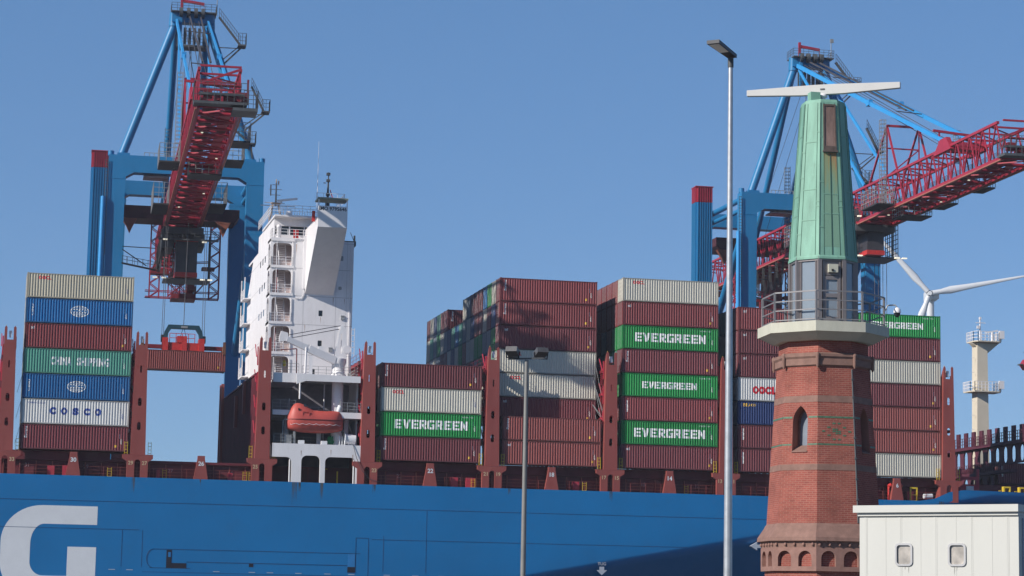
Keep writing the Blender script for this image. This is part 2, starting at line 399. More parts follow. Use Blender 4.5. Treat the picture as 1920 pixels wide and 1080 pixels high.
# inner rows, seen by their door ends
RC = ['brown', 'maroon', 'teal', 'grey', 'blue', 'slate', 'green', 'slate', 'slate', 'grey', 'navy', 'teal', 'slate', 'blue']
ORD = ['first', 'second', 'third', 'fourth', 'fifth', 'sixth', 'seventh', 'eighth', 'ninth', 'tenth', 'eleventh', 'twelfth', 'thirteenth', 'fourteenth', 'fifteenth', 'sixteenth', 'seventeenth', 'eighteenth', 'nineteenth', 'twentieth']
def inner(bay, row, t, c, y, z):
    o = container(c, (BAYX[bay], y, z))
    tag(o, '%s container end, %s row in, %s, %s' % (CWORD[c], ORD[row], 'level '+CNT[t], BAYSHORT[bay]), 'shipping container', 'shipping containers in the rows behind')
    return o
top4 = ['grey', 'green', 'blue', 'brown']
for r_ in range(1, 19):
    n = 7 if 9 <= r_ <= 12 else 8
    for t in range(3 if r_ < 6 else 3, n):
        c = R.choice(RC)
        if t == 7 and r_ <= 4: c = top4[r_-1]
        if t == 7 and r_ > 4: c = ['maroon', 'maroon', 'slate', 'grey', 'teal', 'x', 'x', 'x', 'x', 'brown', 'teal', 'navy', 'grey', 'maroon'][r_-5] if r_-5 < 14 else 'maroon'
        if c == 'x': c = 'maroon'
        o = inner(4, r_+1, t, c, YS+2.5+r_*2.5, Z0+t*TIER-0.38)
        if r_ == 13 and t == 7: corner_marks(o)
for r_ in range(1, 6):
    for t in range(1, 8):
        c = R.choice(['brown', 'maroon', 'brown', 'maroon', 'teal', 'slate', 'brown'] if t > 4 else RC)
        if t == 5 and r_ == 1: c = 'green'
        if t == 7: c = 'brown' if r_ > 1 else 'rust'
        inner(5, r_, t, c, YS+r_*2.5, Z0+t*TIER)
for r_ in range(2, 17):          # unseen twenty-foot boxes, added in the far left bay to shade the wall behind
    for t in range(3, 7):
        c = R.choice(['maroon', 'brown', 'grey', 'blue']); o = container(c, (BAYX[0]+CL-6.058, YS+r_*2.5, Z0+t*TIER), 6.058)
        tag(o, '%s unseen short container added for shade %s, %s row in, level %s' % (CWORD[c], BAYNAME[0], ORD[r_], CNT[t]), 'shipping container', 'shipping containers in the rows behind')
for bay, nr, nt in ((6, 3, 7), (7, 1, 7), (3, 1, 4), (0, 1, 7)):
    for r_ in range(1, nr+1):
        for t in range((4 if r_ > 1 else 0) if bay in (0, 3) else 1, nt): inner(bay, r_, t, R.choice(['maroon', 'brown', 'grey', 'maroon', 'teal', 'brown', 'rust']), YS+r_*2.5, Z0+t*TIER)

def globe_mesh():
    b = MB()
    def ring(pts, w, closed=True):
        n = len(pts)
        for i in range(n if closed else n-1):
            p = Vector(pts[i]); q = Vector(pts[(i+1) % n]); d = (q-p)
            if d.length < 1e-6: continue
            d.normalize(); a = Vector((-d.y, d.x))*w/2
            b.add([(*(p-a), 0), (*(q-a), 0), (*(q+a), 0), (*(p+a), 0)], [(0, 1, 2, 3)])
    W, H = 1.02, 0.62
    ring(arc(0, 0, W, H, 0, 345, 22), 0.07)
    ring(arc(0, 0, W*0.55, H, 20, 160, 10), 0.05, False); ring(arc(0, 0, W*0.55, H, 200, 340, 10), 0.05, False)
    ring([(0, H), (0, 0.27)], 0.05, False); ring([(0, -H), (0, -0.38)], 0.05, False)
    ring([(-0.72, 0.40), (0.72, 0.40)], 0.045, False); ring([(-0.7, -0.42), (0.7, -0.42)], 0.045, False)
    return mesh_from_mb(b)
def cosco_logo(c):
    paint_text(c, '', 0, 0, 6.1, 1.5, P_white, name='globe_emblem', me=globe_mesh())
    paint_text(c, 'COSCO', 0.42, 1.75, 6.1, 1.56, P_white, bold=0.03)
    paint_text(c, 'SHIPPING', 0.22, 1.45, 6.1, 1.20, P_white, bold=0.02)
    paint_text(c, 'CSNU', 0.2, 1.3, 0.75, 1.5, P_white, vertical=True, bold=0.01)
F = FRONT
corner_marks(F[0, 0]); corner_marks(F[0, 4], 'box'); cosco_logo(F[0, 2]); cosco_logo(F[0, 5])
paint_text(F[0, 1], 'COSCO', 0.85, None, 0, 0, P_navy) if False else None
for i, ch in enumerate('COSCO'): paint_text(F[0, 1], ch, 0.86, 0.72, 3.55+i*1.28, 1.55, P_navy, bold=0.085)
paint_text(F[0, 1], 'CHINA COSCO', 0.22, 1.9, 1.7, 2.42, P_navy, bold=0.0)
paint_text(F[0, 3], 'CHINA', 0.98, 2.35, 4.25, 1.5, P_white, bold=0.05, space=1.12); paint_text(F[0, 3], 'SHIPPING', 0.98, 3.7, 7.9, 1.5, P_white, bold=0.05, space=1.12)
paint_text(F[0, 6], 'OOCL', 0.42, 1.4, 2.0, 2.35, P_red, bold=0.045)
for k, n in (((0, 1), P_navy), ((0, 2), None), ((0, 3), None), ((0, 5), None), ((0, 6), P_navy)): corner_marks(F[k], '', tone=n)
corner_marks(F[3, 0]); corner_marks(F[3, 3]); paint_text(F[3, 2], 'OOCL', 0.42, 1.4, 2.1, 2.35, P_red, bold=0.045); corner_marks(F[3, 2], '', tone=P_navy)
GL = {'E': [[(0,0),(1,0),(1,.23),(.32,.23),(.32,.39),(.92,.39),(.92,.61),(.32,.61),(.32,.77),(1,.77),(1,1),(0,1)]],
 'V': [[(-.02,1),(.32,1),(.51,.38),(.70,1),(1.04,1),(.68,0),(.34,0)]],
 'R': [[(0,0),(.32,0),(.32,.34),(.42,.34),(.66,0),(1.05,0),(.80,.38),(.97,.50),(.97,.88),(.85,1),(0,1)],[(.32,.57),(.60,.57),(.65,.62),(.65,.73),(.60,.77),(.32,.77)]],
 'G': [[(1,.77),(1,1),(.14,1),(0,.86),(0,.14),(.14,0),(1,0),(1,.57),(.54,.57),(.54,.37),(.69,.37),(.69,.23),(.32,.23),(.32,.77)]],
 'N': [[(0,0),(.31,0),(.31,.55),(.66,0),(1,0),(1,1),(.69,1),(.69,.45),(.34,1),(0,1)]]}
def block_word(txt, h, w, gap=.15):
    n = len(txt); cw = w/(n+gap*(n-1)); b = MB()
    for i, ch in enumerate(txt):
        polys = GL[ch]; ox = -w/2+i*cw*(1+gap); flat = [q for p in polys for q in p]
        tr = tessellate_polygon([[Vector((x, y, 0)) for x, y in p] for p in polys])
        b.add([(ox+x*cw, (y-.5)*h, 0) for x, y in flat], [tuple(t) for t in tr])
    return mesh_from_mb(b)
def evergreen(c, x=5.9, w=8.5, h=1.05, dot=False):
    paint_text(c, '', 0, 0, x, 1.48, P_white, me=block_word('EVERGREEN', h*.9, w))
    paint_text(c, 'EGHU 904', 0.14, 1.4, CL-1.6, 2.5, P_white, bold=0.0)
    corner_marks(c, '')
evergreen(F[3, 1], 6.15, 8.8, 1.2); evergreen(F[5, 1], 6.1, 9.0, 1.2); evergreen(F[5, 3], 6.05, 6.9, 0.92); evergreen(F[5, 5], 6.1, 9.0, 1.2); evergreen(F[7, 6], 6.4, 6.9, 0.9)
for k, kd in (((5, 0), 'box'), ((5, 2), 'tex'), ((5, 4), 'florens'), ((5, 6), 'box'), ((4, 0), 'box'), ((4, 1), 'florens'), ((4, 2), 'box'), ((4, 5), 'box'), ((4, 6), 'florens'), ((4, 7), 'florens'),
              ((6, 0), 'tex'), ((6, 1), 'tex'), ((6, 4), 'box'), ((6, 5), 'box'), ((6, 6), 'box'), ((7, 1), 'tex'), ((7, 2), 'florens'), ((7, 3), 'box'), ((7, 5), 'florens')): corner_marks(F[k], kd)
paint_text(F[5, 7], 'OOCL', 0.42, 1.4, 2.0, 2.35, P_red, bold=0.045)
paint_text(F[4, 4], 'OOCL', 0.42, 1.4, 2.1, 2.35, P_red, bold=0.045); paint_text(F[4, 3], 'OOCL', 0.42, 1.4, 2.1, 2.35, P_red, bold=0.045)
for i, ch in enumerate('OOCL'): paint_text(F[6, 3], ch, 0.98, 0.80 if i < 3 else 0.55, 2.3+i*0.80-(0.06 if i == 3 else 0), 1.38, P_red, bold=0.085)
for i, ch in enumerate('SEACO'): paint_text(F[6, 2], ch, 0.38, 0.30, 0.85+i*0.33, 2.42, P_yel, bold=0.04)
# the box that the left crane is lifting
CX1, CX2 = 28.1, 123.4
YW = 341.4            # waterside rail of the cranes
o = container('rust', (CX1-CL/2+0.1, 338.0, 35.35)); corner_marks(o, '')
tag(o, 'rusty red container hanging from the red spreader of the left crane', 'shipping container', 'shipping container being lifted')

# ------------------------------------------------------------------ the ship
YH = 272.93            # hull side
ZD = 16.4              # deck edge
ship = empty('container_ship', (60, YH+30, 0)); tag(ship, 'huge blue hulled container ship with white bridge tower and brown lashing bridges', 'ship')
ship_off = Vector((60, YH+30, 0))
def sp(b, name, m, parent=None, lab=None):
    """link a part of the ship that was modelled in world metres"""
    if parent is None or parent is ship: off = ship_off
    else: off = ship_off + parent.location
    b.v = [(x-off.x, y-off.y, z-off.z) for x, y, z in b.v]
    o = b.build(name, m, parent or ship)
    if lab: o['label'] = lab
    return o
def hull_y(x):
    if x < 116: return YH
    return YH + 30*((x-116)/50.0)**2.1
def zcrease(x): return 6.07+(x-62.43)*0.187
def ztop(x):
    if x < 115.3: return ZD
    return ZD + 1.5*min(1, (x-115.3)/3.4)
b = MB(); xs = [-90+i*6 for i in range(25)] + [60+i*2 for i in range(54)]; cols = []
for x in xs:
    zt, zc = ztop(x), max(min(zcrease(x), ztop(x)-0.4), -8.0); y0 = hull_y(x); c = []
    for k in range(4): c.append((x, y0, zt+(zc-zt)*k/3))
    for k in range(1, 15):
        z = zc+(-8.0-zc)*(k/14)**1.7; d = zc-z
        off = (0.62*d*d if d < 1.0 else 0.62+1.24*(d-1)) if d < 9 else 10.54+0.5*(d-9)
        c.append((x, min(y0+off, YH+29.9), z))
    cols.append(c)
n = len(cols[0]); b.add([p for c in cols for p in c], [(i*n+j+1, (i+1)*n+j+1, (i+1)*n+j, i*n+j) for i in range(len(cols)-1) for j in range(n-1)], True)
b.add([(x, 2*(YH+30)-y, z) for c in cols for x, y, z in c], [(i*n+j, (i+1)*n+j, (i+1)*n+j+1, i*n+j+1) for i in range(len(cols)-1) for j in range(n-1)], True)
b.box(-90.05, -89.95, YH, YH+60, -8, ZD)
hull = sp(b, 'hull', M_hull)
b = MB(); pts = [(x, hull_y(x)+0.05) for x in xs]; m_ = len(pts)
b.add([(x, y, 16.30) for x, y in pts]+[(x, 2*(YH+30)-y, 16.30) for x, y in pts], [(i, i+1, m_+i+1, m_+i) for i in range(m_-1)])
sp(b, 'deck', M_deckdark)
# seams, knuckle strip, gangway recess
b = MB()
for z, x0, x1 in ((13.55, -60, 103), (9.95, 45.5, 84), (10.4, -60, 18.5)): b.box(x0, x1, YH-0.02, YH+0.02, z-0.025, z+0.025)
for x in (46.9, 52.0, 103.2, 16.6, 18.9): b.box(x-0.025, x+0.025, YH-0.018, YH+0.02, 6.2 if x > 16 else 3, 10.4 if x < 20 or x == 46.9 else 13.5)
for z in (8.27,): b.box(20.2, 44.2, YH-0.02, YH+0.02, z-0.03, z+0.03)
b.box(24.0, 42.7, YH-0.02, YH+0.02, 6.83, 6.90)
b.path([Vector((x, YH-0.01, z)) for x, z in arc(20.2, 7.2, 0.75, 1.07, 90, 270, 8)], 0.035)
b.box(19.8, 24.5, YH-0.018, YH+0.02, 6.1, 6.16); b.box(43.6, 43.66, YH-0.02, YH+0.02, 6.1, 10.1); b.box(45.1, 45.16, YH-0.02, YH+0.02, 5.7, 10.1); b.box(43.6, 45.1, YH-0.019, YH+0.02, 10.06, 10.12); b.box(19, 45.2, YH-0.017, YH+0.02, 5.62, 5.67)
sp(b, 'weld_seam', M_hulldk, hull)
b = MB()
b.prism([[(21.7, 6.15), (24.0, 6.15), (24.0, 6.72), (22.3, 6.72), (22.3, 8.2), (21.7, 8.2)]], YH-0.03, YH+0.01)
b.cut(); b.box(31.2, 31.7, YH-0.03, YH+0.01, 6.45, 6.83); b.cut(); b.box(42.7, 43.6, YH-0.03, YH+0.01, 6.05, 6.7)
sp(b, 'gangway_recess_shade', mat('recess_shade', (0.006, 0.008, 0.02), 0.7), hull)  # flat dark patches; the shade inside the recess is put into their colour
b = MB(); b.box(42.72, 43.58, YH-0.05, YH-0.031, 6.72, 8.2); b.box(21.9, 22.2, YH-0.05, YH-0.031, 7.4, 7.95)
sp(b, 'gangway', mat('hull_blue_light', (0.02, 0.17, 0.42), 0.4), hull)
# rust runs below the scuppers
b = MB()
for x, w, h in ((36.2, .5, 3.0), (39.4, .35, 2.2), (36.8, .2, 1.6), (45.6, .25, 1.2), (25.3, .15, .9), (17.6, .25, 2.4), (61.9, .2, 1.2), (74.4, .3, 1.4), (116.9, .5, 1.0), (98.5, .2, 1.0)):
    for k in range(5):
        xx = x+R.uniform(-w, w)*0.6; ww = R.uniform(0.02, 0.07); hh = h*R.uniform(.4, 1)
        b.add([(xx-ww, YH-0.004-0.001*k, ZD-.02), (xx+ww, YH-0.004-0.001*k, ZD-.02), (xx+R.uniform(-.03, .03), YH-0.004-0.001*k, ZD-hh)], [(0, 2, 1)])
sp(b, 'rust_streak', mat('hull_rust', (0.055, 0.06, 0.06), 0.8, var=.3), hull)
# the big white letter
def gshape():
    xl, xr, zt, zb, t = 3.03, 13.72, 12.93, 2.25, 2.1
    cx = 7.6
    o = [(xr, zt), (cx, zt)] + arc(cx, (zt+zb)/2+1.2, cx-xl, zt-(zt+zb)/2-1.2, 90, 180, 12)[1:] + arc(cx, (zt+zb)/2-1.0, cx-xl, (zt+zb)/2-1.0-zb, 180, 270, 12) + [(xr, zb), (xr, 8.3), (10.5, 8.3), (10.5, zb+2.75)]
    o += arc(cx+.2, (zt+zb)/2-1.0, cx-xl-3.9+.2+.6, (zt+zb)/2-1.0-zb-2.75, 270, 180, 10) + arc(cx+.2, (zt+zb)/2+1.0, cx-xl-3.9+.2+.6, zt-(zt+zb)/2-1.0-t, 180, 90, 10)[0:] + [(xr, zt-t)]
    return o
b = MB(); b.prism([gshape()], YH-0.012, YH-0.003); sp(b, 'lettering', M_lettw, hull)
def ship_text(txt, h, x, z, y, m, parent, width=None, bold=0.02):
    off = ship_off + (parent.location if parent is not ship else Vector((0, 0, 0)))
    return flat_text(txt, h, m, Vector((x, y, z))-off, parent, width, bold=bold)
ship_text('TUG', 0.38, 73.4, 7.75, YH-0.02, mat('worn_white_paint', (.36, .40, .46), .6), hull)
b = MB(); b.prism([[(73.1, 7.4), (73.7, 7.4), (73.7, 7.0), (74.05, 7.0), (73.4, 6.4), (72.75, 7.0), (73.1, 7.0)]], YH-0.015, YH-0.004)
b.prism([[(92.6, 9.9), (93.0, 9.9), (93.0, 9.55), (93.3, 9.55), (92.8, 9.05), (92.3, 9.55), (92.6, 9.55)]], YH-0.005, YH+0.3) if False else None
b.prism([[(92.05, 10.3), (92.9, 10.8), (92.9, 10.5), (93.4, 10.5), (93.4, 10.1), (92.9, 10.1), (92.9, 9.8)]], YH-0.03, YH+.5)
for x in (15.2, 17.2, 27.1, 31.2, 33.3, 36.6, 40.0, 42.8, 47.0, 50.4, 53.5): b.cut(); b.box(x, x+0.75, YH-0.015, YH-0.004, 5.80-0.0*x, 5.88)
sp(b, 'tug_mark', mat('worn_white_paint', (.36, .40, .46), .6), hull)

# hatch coaming, hatch side and the row of deck fittings
b = MB(); b.box(-60, 32.4, YH+2.6, YH+56, 16.31, 18.2); b.box(45.8, 117.6, YH+2.6, YH+56, 16.31, 18.2)
b.box(32.4, 45.8, YH+6.6, YH+52, 16.31, 18.6)
for x0, x1 in ((-60, 15.0), (46.0, 117.4)): b.box(x0, x1, YH+2.2, YH+56.5, 18.2, 19.27)
b.box(15.0, 31.2, YH+2.2, YH+56.5, 18.2, 18.5)
sp(b, 'hatch_coaming', M_deckdark)
b = MB(); x = -10.0
while x < 117:
    if not 32 < x < 46:
        b.bar((x, YH+2.5, 16.35), (x, YH+2.5, 18.1), 0.12); b.cut()
    x += 1.85
sp(b, 'coaming_stay', M_deckred)
b = MB()
for x0, x1 in ((-20, 33.2), (44.6, 117)): b.rail([(x0, YH+0.5, ZD-.05), (x1, YH+0.5, ZD-.05)], 1.15, 0.022, 3, 1.9)
sp(b, 'deck_railing', M_deckred)
b = MB()
for x, w, z0, h in ((7.9, .8, 16.4, 1.1), (9.6, 1.0, 16.4, 1.2), (55.0, .9, 16.4, 1.2), (56.9, 1.1, 16.4, 1.2), (70.0, .8, 16.4, 1.1), (97.7, .6, 16.4, 1.3), (111.5, .5, 16.4, 1.7), (112.9, .9, 16.4, 1.2), (28.6, .5, 16.4, .9), (20.3, .4, 16.4, 1.0)): b.box(x, x+w, YH+1.3, YH+1.9, z0-.08, z0+h); b.cut()
sp(b, 'deck_locker', M_pink)
b = MB()
for x in (14.7, 21.0, 30.3, 31.0, 57.5, 71.2, 84.0, 100.5):
    for k in (0, 0.45): b.bar((x+k, YH+1.2, 16.3), (x+k, YH+1.2, 17.5), 0.05)
    for k in range(4): b.bar((x, YH+1.2, 16.5+.28*k), (x+.45, YH+1.2, 16.5+.28*k), 0.04)
    b.cut()
sp(b, 'ladder', M_yellow)
for txt, x, z in (('31', 5.6, 17.6), ('29', 12.3, 17.6), ('27', 22.0, 17.4), ('25', 29.0, 17.3), ('22', 49.0, 17.6), ('21', 56.5, 17.5), ('17', 71.4, 17.5), ('15', 79.2, 17.5), ('13', 86.0, 17.5)):
    ship_text(txt, 0.45, x, z, YH+2.42 if z > 18.2 else YH+2.55, mat('faded_letter', (0.30, 0.17, 0.19), .6), ship)
# mid-bay pedestals
def pedestal(x, txt, wide=0.0):
    b = MB(); b.prism([[(x-.85-wide, ZD-.1), (x+.85+wide, ZD-.1), (x+.42, 18.75), (x+.42, 19.1), (x-.42, 19.1), (x-.42, 18.75)]], YH+0.05, YH+0.5)
    b.prism([[(x-.3, ZD), (x+.3, ZD), (x+.2, 18.8), (x-.2, 18.8)]], YH+0.5, YH+2.2)
    p = sp(b, 'pedestal', M_deckred)
    if txt: ship_text(txt, 0.52, x, 18.2, YH+0.03, M_lettw, p, bold=0.03)
for x, t in ((10.75, '30'), (25.3, '26'), (52.3, '22'), (67.1, '18'), (81.8, '14'), (96.6, '10'), (111.1, '6')): pedestal(x, t)

# lashing bridges: two faces of plated columns with a walkway structure across the beam
def lashing_bridge(x, nums, full=True, ztop_=33.1, inner_z=(22.4, 25.4, 28.4, 31.2), yend=40, extra=0):
    hw, hb = 0.66, 0.86
    outl = [(x-hb, 19.0), (x+hb, 19.0), (x+hw, 33.1), (x+hw-.16, 33.3), (x+hw-.30, 33.1), (x+hw-.30, 31.7), (x-hw+.30, 31.7), (x-hw+.30, 33.1), (x-hw+.16, 33.3), (x-hw, 33.1)]
    holes = [slot(x, z, 0.42, 0.95) for z in (22.3, 25.1)]
    if nums != 'end': holes.append(slot(x, 28.9, 0.2, 0.85))
    else: holes.append(slot(x, 28.9, 0.34, 0.95))
    b = MB(); b.prism([outl]+holes, YH+0.10, YH+0.22)
    for sx in (-1, 1):    # flanges
        b.add([(x+sx*hb, YH+0.22, 19.0), (x+sx*(hb-.06), YH+0.22, 19.0), (x+sx*(hw-.06), YH+0.22, 33.05), (x+sx*hw, YH+0.22, 33.05),
               (x+sx*hb, YH+1.1, 19.0), (x+sx*(hb-.06), YH+1.1, 19.0), (x+sx*(hw-.06), YH+1.1, 31.8), (x+sx*hw, YH+1.1, 31.8)],
              [(0, 1, 2, 3), (4, 7, 6, 5), (0, 3, 7, 4), (1, 5, 6, 2), (3, 2, 6, 7)])
    p = sp(b, 'lashing_column', M_deckred)
    b = MB(); W2 = 1.62   # splayed foot with an arched slot
    L_ = [(x-W2, 18.2), (x-.62-.45, 17.6), (x-.62-.35, ZD-.1), (x+.62+.35, ZD-.1)]
    foot = [(x-1.75, 18.55), (x-1.2, 18.2), (x-1.2, ZD-.1), (x+1.2, ZD-.1), (x+1.2, 18.2), (x+1.75, 18.55), (x+1.75, 18.95), (x-1.75, 18.95)]
    b.prism([foot, archhole(x-.34, x+.34, ZD, 18.45)], YH+0.06, YH+0.55); b.box(x-1.75, x+1.75, YH+0.05, YH+1.2, 18.96, 19.03)
    sp(b, 'foot', M_deckred, p)
    if nums and nums != 'end':
        for k, t in enumerate(nums):
            if t: ship_text(t, 0.45, x+(-0.78, 0.80)[k], 18.05, YH+0.04, mat('number_yellow', (.55, .42, .25), .6), p)
    b = MB(); b.box(x-.12, x+.12, YH+0.25, YH+0.75, 32.0, 32.4); b.bar((x, YH+.5, 32.4), (x, YH+.5, 32.75), .32); sp(b, 'lamp', M_white, p)
    b = MB(); b.bar((x-.5, YH+.3, 31.1), (x-.5, YH+.3, 33.4), .05)
    for sx in (-1.35, 1.35):
        b.cut()
        for k in (0, .35): b.bar((x+sx+k-.17, YH+.4, 19.03), (x+sx+k-.17, YH+.4, 20.5), .05)
        for k in range(4): b.bar((x+sx-.17, YH+.4, 19.2+.4*k), (x+sx+.18, YH+.4, 19.2+.4*k), .05)
    sp(b, 'ladder', M_yellow, p)
    # structure across the ship
    b = MB()
    for xx in (x-.55, x+.55):
        k = 0
        for yy in [YH+2.6+2.5*i for i in range(int(yend/2.5)+1)]:
            b.bar((xx, yy, 18.2), (xx, yy, inner_z[-1]+.2), .28, .3)
    for z in inner_z:
        b.box(x-.75, x+.75, YH+1.1, YH+2.6+yend, z-.35, z)
        for xx in (x-.72, x+.72): b.rail([(xx, YH+1.2, z), (xx, YH+2.6+yend, z)], 1.0, .02, 2, 2.5)
    q = sp(b, 'lashing_platform', M_darkred)
    b = MB()
    for z in (21, 24, 27, 30):
        b.bar((x-.8, YH+.9, z), (x-.8, YH+.9, z+2.2), .14); b.bar((x-.95, YH+.9, z+1), (x-.95, YH+2.4, z+2.6), .1)
    sp(b, 'brace', M_pink, q)
for x, nm in ((3.05, ('', '33')) , (18.0, ('29', '27')), (32.35, ('25', '')), (44.75, ('', '23')), (59.75, ('21', '19')), (74.35, ('17', '15')), (88.95, ('13', '11')), (103.7, ('9', '7'))):
    if x == 32.35: lashing_bridge(x, nm, inner_z=(22.4, 25.4, 28.0), yend=30)
    else: lashing_bridge(x, nm)
lashing_bridge(118.0, 'end', yend=12)
# lashing rods
b = MB()
for x in (17.0, 73.3, 3.9+12.9):
    for k in range(3): b.tube((x, YH+1.0, 22.5+2.9*k), (x-.8 if x > 20 else x-.4, YH+.6, 25.6+2.9*k), .03, n=4); b.cut()
for k in range(4): b.tube((73.9, YH+1.0, 24.5+.2*k), (72.6+.02*k, YH+2.4, 27.0+3*(k % 2)), .03, n=4); b.cut()
for bx in (0, 3, 5, 6, 7):
    for t in (1, 2, 3):
        for xe, sg in ((BAYX[bx], -1), (BAYX[bx]+CL, 1)): b.tube((xe, YS+.1, Z0+t*TIER), (xe+sg*.55, YH+1.0, Z0+t*TIER-2.3), .022, n=4); b.cut()
sp(b, 'lashing_rod', M_galv)
# plated wind wall beside the bridge tower
b = MB(); xw = 31.55
for i in range(31):
    y0 = YH+1.2+1.25*i; b.box(xw, xw+.1, y0, y0+1.24, 18.3, 28.9); b.box(xw-.12, xw-.01, y0+.2, y0+.55, 18.3, 28.8)
b.box(xw-.2, xw+.3, YH+1.2, YH+40, 28.9, 29.1)
wall = sp(b, 'wind_wall', M_deckdark)
b = MB()
for yy, z0, z1 in ((YH+39, 18, 31.0), (YH+37, 18, 31.0), (YH+11, 25, 29.0), (YH+20, 24.0, 28.0)): b.box(xw-.5, xw-.13, yy, yy+.5, z0, z1); b.cut()
sp(b, 'post', M_deckred, wall)

# ------------------------------------------------------------------ bridge tower (accommodation block)
yA_ = YH+.14
XA0, XA1, YB = 33.75, 44.0, YH+10.0        # left, right, front face
DK = [29.0, 32.7, 36.4, 39.9, 43.3, 46.6]   # decks
ZR = 49.4
b = MB()
XB = 36.6                                  # right side of the open stair well
def openwall(x0, x1, z0, z1, y0, y1, holes): b.prism([[(x0, z0), (x1, z0), (x1, z1), (x0, z1)]]+holes, y0, y1)
wh = [(34.2, 0), ]
holes = []
for k in range(5):
    z0, z1 = DK[k]+0.0, DK[k+1]-0.55
    holes.append([(34.05, z0+.02), (36.35, z0+.02)]+arc(36.35-.55, z1-.55, .55, .55, 0, 90, 5)+arc(34.05+.45, z1-.45, .45, .45, 90, 180, 4))
winx = ((40.1, 37.6), (40.1, 33.9), (39.35, 30.4))
for wx, wz in winx: holes.append(rrect(wx-.26, wx+.26, wz-.36, wz+.36, .1))
b.prism([[(XA0, DK[0]-.1), (XA1, DK[0]-.1), (XA1, DK[5]), (XA0, DK[5])]]+holes, YB, YB+0.2)
b.box(XA1-.2, XA1, YB+.2, YB+24, DK[0]-.1, DK[5]); 
# left flank with openings to the stair well
lh = []
for k in range(5):
    z0, z1 = DK[k]+0.0, DK[k+1]-0.55
    lh.append([(0.3, z0), (2.4, z0), (2.4, z1-.5), (1.9, z1), (0.8, z1), (0.3, z1-.5)])
b.prism([[(0.0, DK[0]-.1), (24.0, DK[0]-.1), (24.0, DK[5]-4.6), (18, DK[5]), (0.0, DK[5])]]+lh, XA0, XA0+.2, tf=lambda x, y, z: (y, YB+.2+x, z))
b.box(XA0+.2, XA1-.2, YB+23.8, YB+24, DK[0], DK[5]-4.7)
for k in range(6): b.box(XA0-.0 if k else XA0, XB+.0, YB-.12 if k else YB-.1, YB+3.2, DK[k]-.32, DK[k])
b.box(XA0+.02, XA1, YB+.21, YB+23.8, DK[5]-.3, DK[5])
# lower block down to the deck
b.box(34.1, 43.9, YB+1.5, YB+24, ZD, DK[0]-.1)
block = sp(b, 'accommodation_block', M_white)
def bp(b, name, m, lab=None): return sp(b, name, m, block, lab)
for wx, wz in winx:
    c = MB(); c.box(wx-.24, wx+.24, YB+.12, YB+.16, wz-.34, wz+.34); bp(c, 'window', M_glassdk)
c = MB()
for k in range(1, 6): c.box(XB+.2, XA1-.02, YB-.012, YB-.001, DK[k]-.30, DK[k]-.25)
for x in (37.9, 41.9, 43.2): c.box(x, x+.03, YB-.010, YB-.001, DK[0], DK[5]-.02)
for z in (30.8, 34.6, 38.2, 41.6, 45.0): c.box(XA0-.010, XA0-.001, YB+3.0, YB+23.5, z, z+.04)
cw = c; c = MB(); c.box(XB, XB+.15, YB+.2, YB+3.2, DK[0], DK[5]-.31); c.box(XA0+.2, XB, YB+3.2, YB+3.35, DK[0], DK[5]-.31); bp(c, 'stairwell_wall', mat('stairwell_shade', (.44, .37, .37), .6, var=.15)); c = cw  # darker pinkish grey; shade inside the well is put into the colour
bp(c, 'plate_seam', mat('seam_grey', (.40, .39, .39), .6))
c = MB(); c.tube((43.6, YB-.12, DK[0]), (43.6, YB-.12, DK[5]-.3), .055, n=6); c.path([Vector((XB+.3, YB-.1, DK[2]+2.9)), Vector((37.6, YB-.1, DK[2]+2.9)), Vector((37.9, YB-.1, DK[2]+3.3)), Vector((37.9, YB-.1, DK[3]+2.4))], .05, 6); bp(c, 'pipe', M_white)
for (x, z) in ((42.6, 36.9), (41.2, 32.9), (38.4, 33.1), (42.4, 31.2)): c = MB(); c.box(x, x+.45, YB-.14, YB, z, z+.5); c.box(x-.03, x+.48, YB-.18, YB-.141, z+.42, z+.54); bp(c, 'vent_box', M_galv)
c = MB()
for (x, z0, h, w) in ((36.9, 46.0, 1.4, .05), (39.0, 42.9, .9, .04), (41.6, 39.6, 1.2, .05), (38.2, 36.1, 1.1, .04), (43.0, 39.5, .8, .04), (40.1, 37.1, .9, .04), (40.2, 33.4, .8, .05), (42.4, 31.0, 1.1, .05), (36.9, 20.1, .7, .05), (40.4, 20.3, .8, .04), (43.0, 19.8, .9, .05)):
    yy = YB-.004 if z0 > 22 else yA_; c.add([(x-w, yy, z0), (x+w, yy, z0), (x, yy, z0-h)], [(0, 2, 1)])
bp(c, 'rust_streak', mat('rust_on_white', (.40, .28, .20), .8, var=.3))
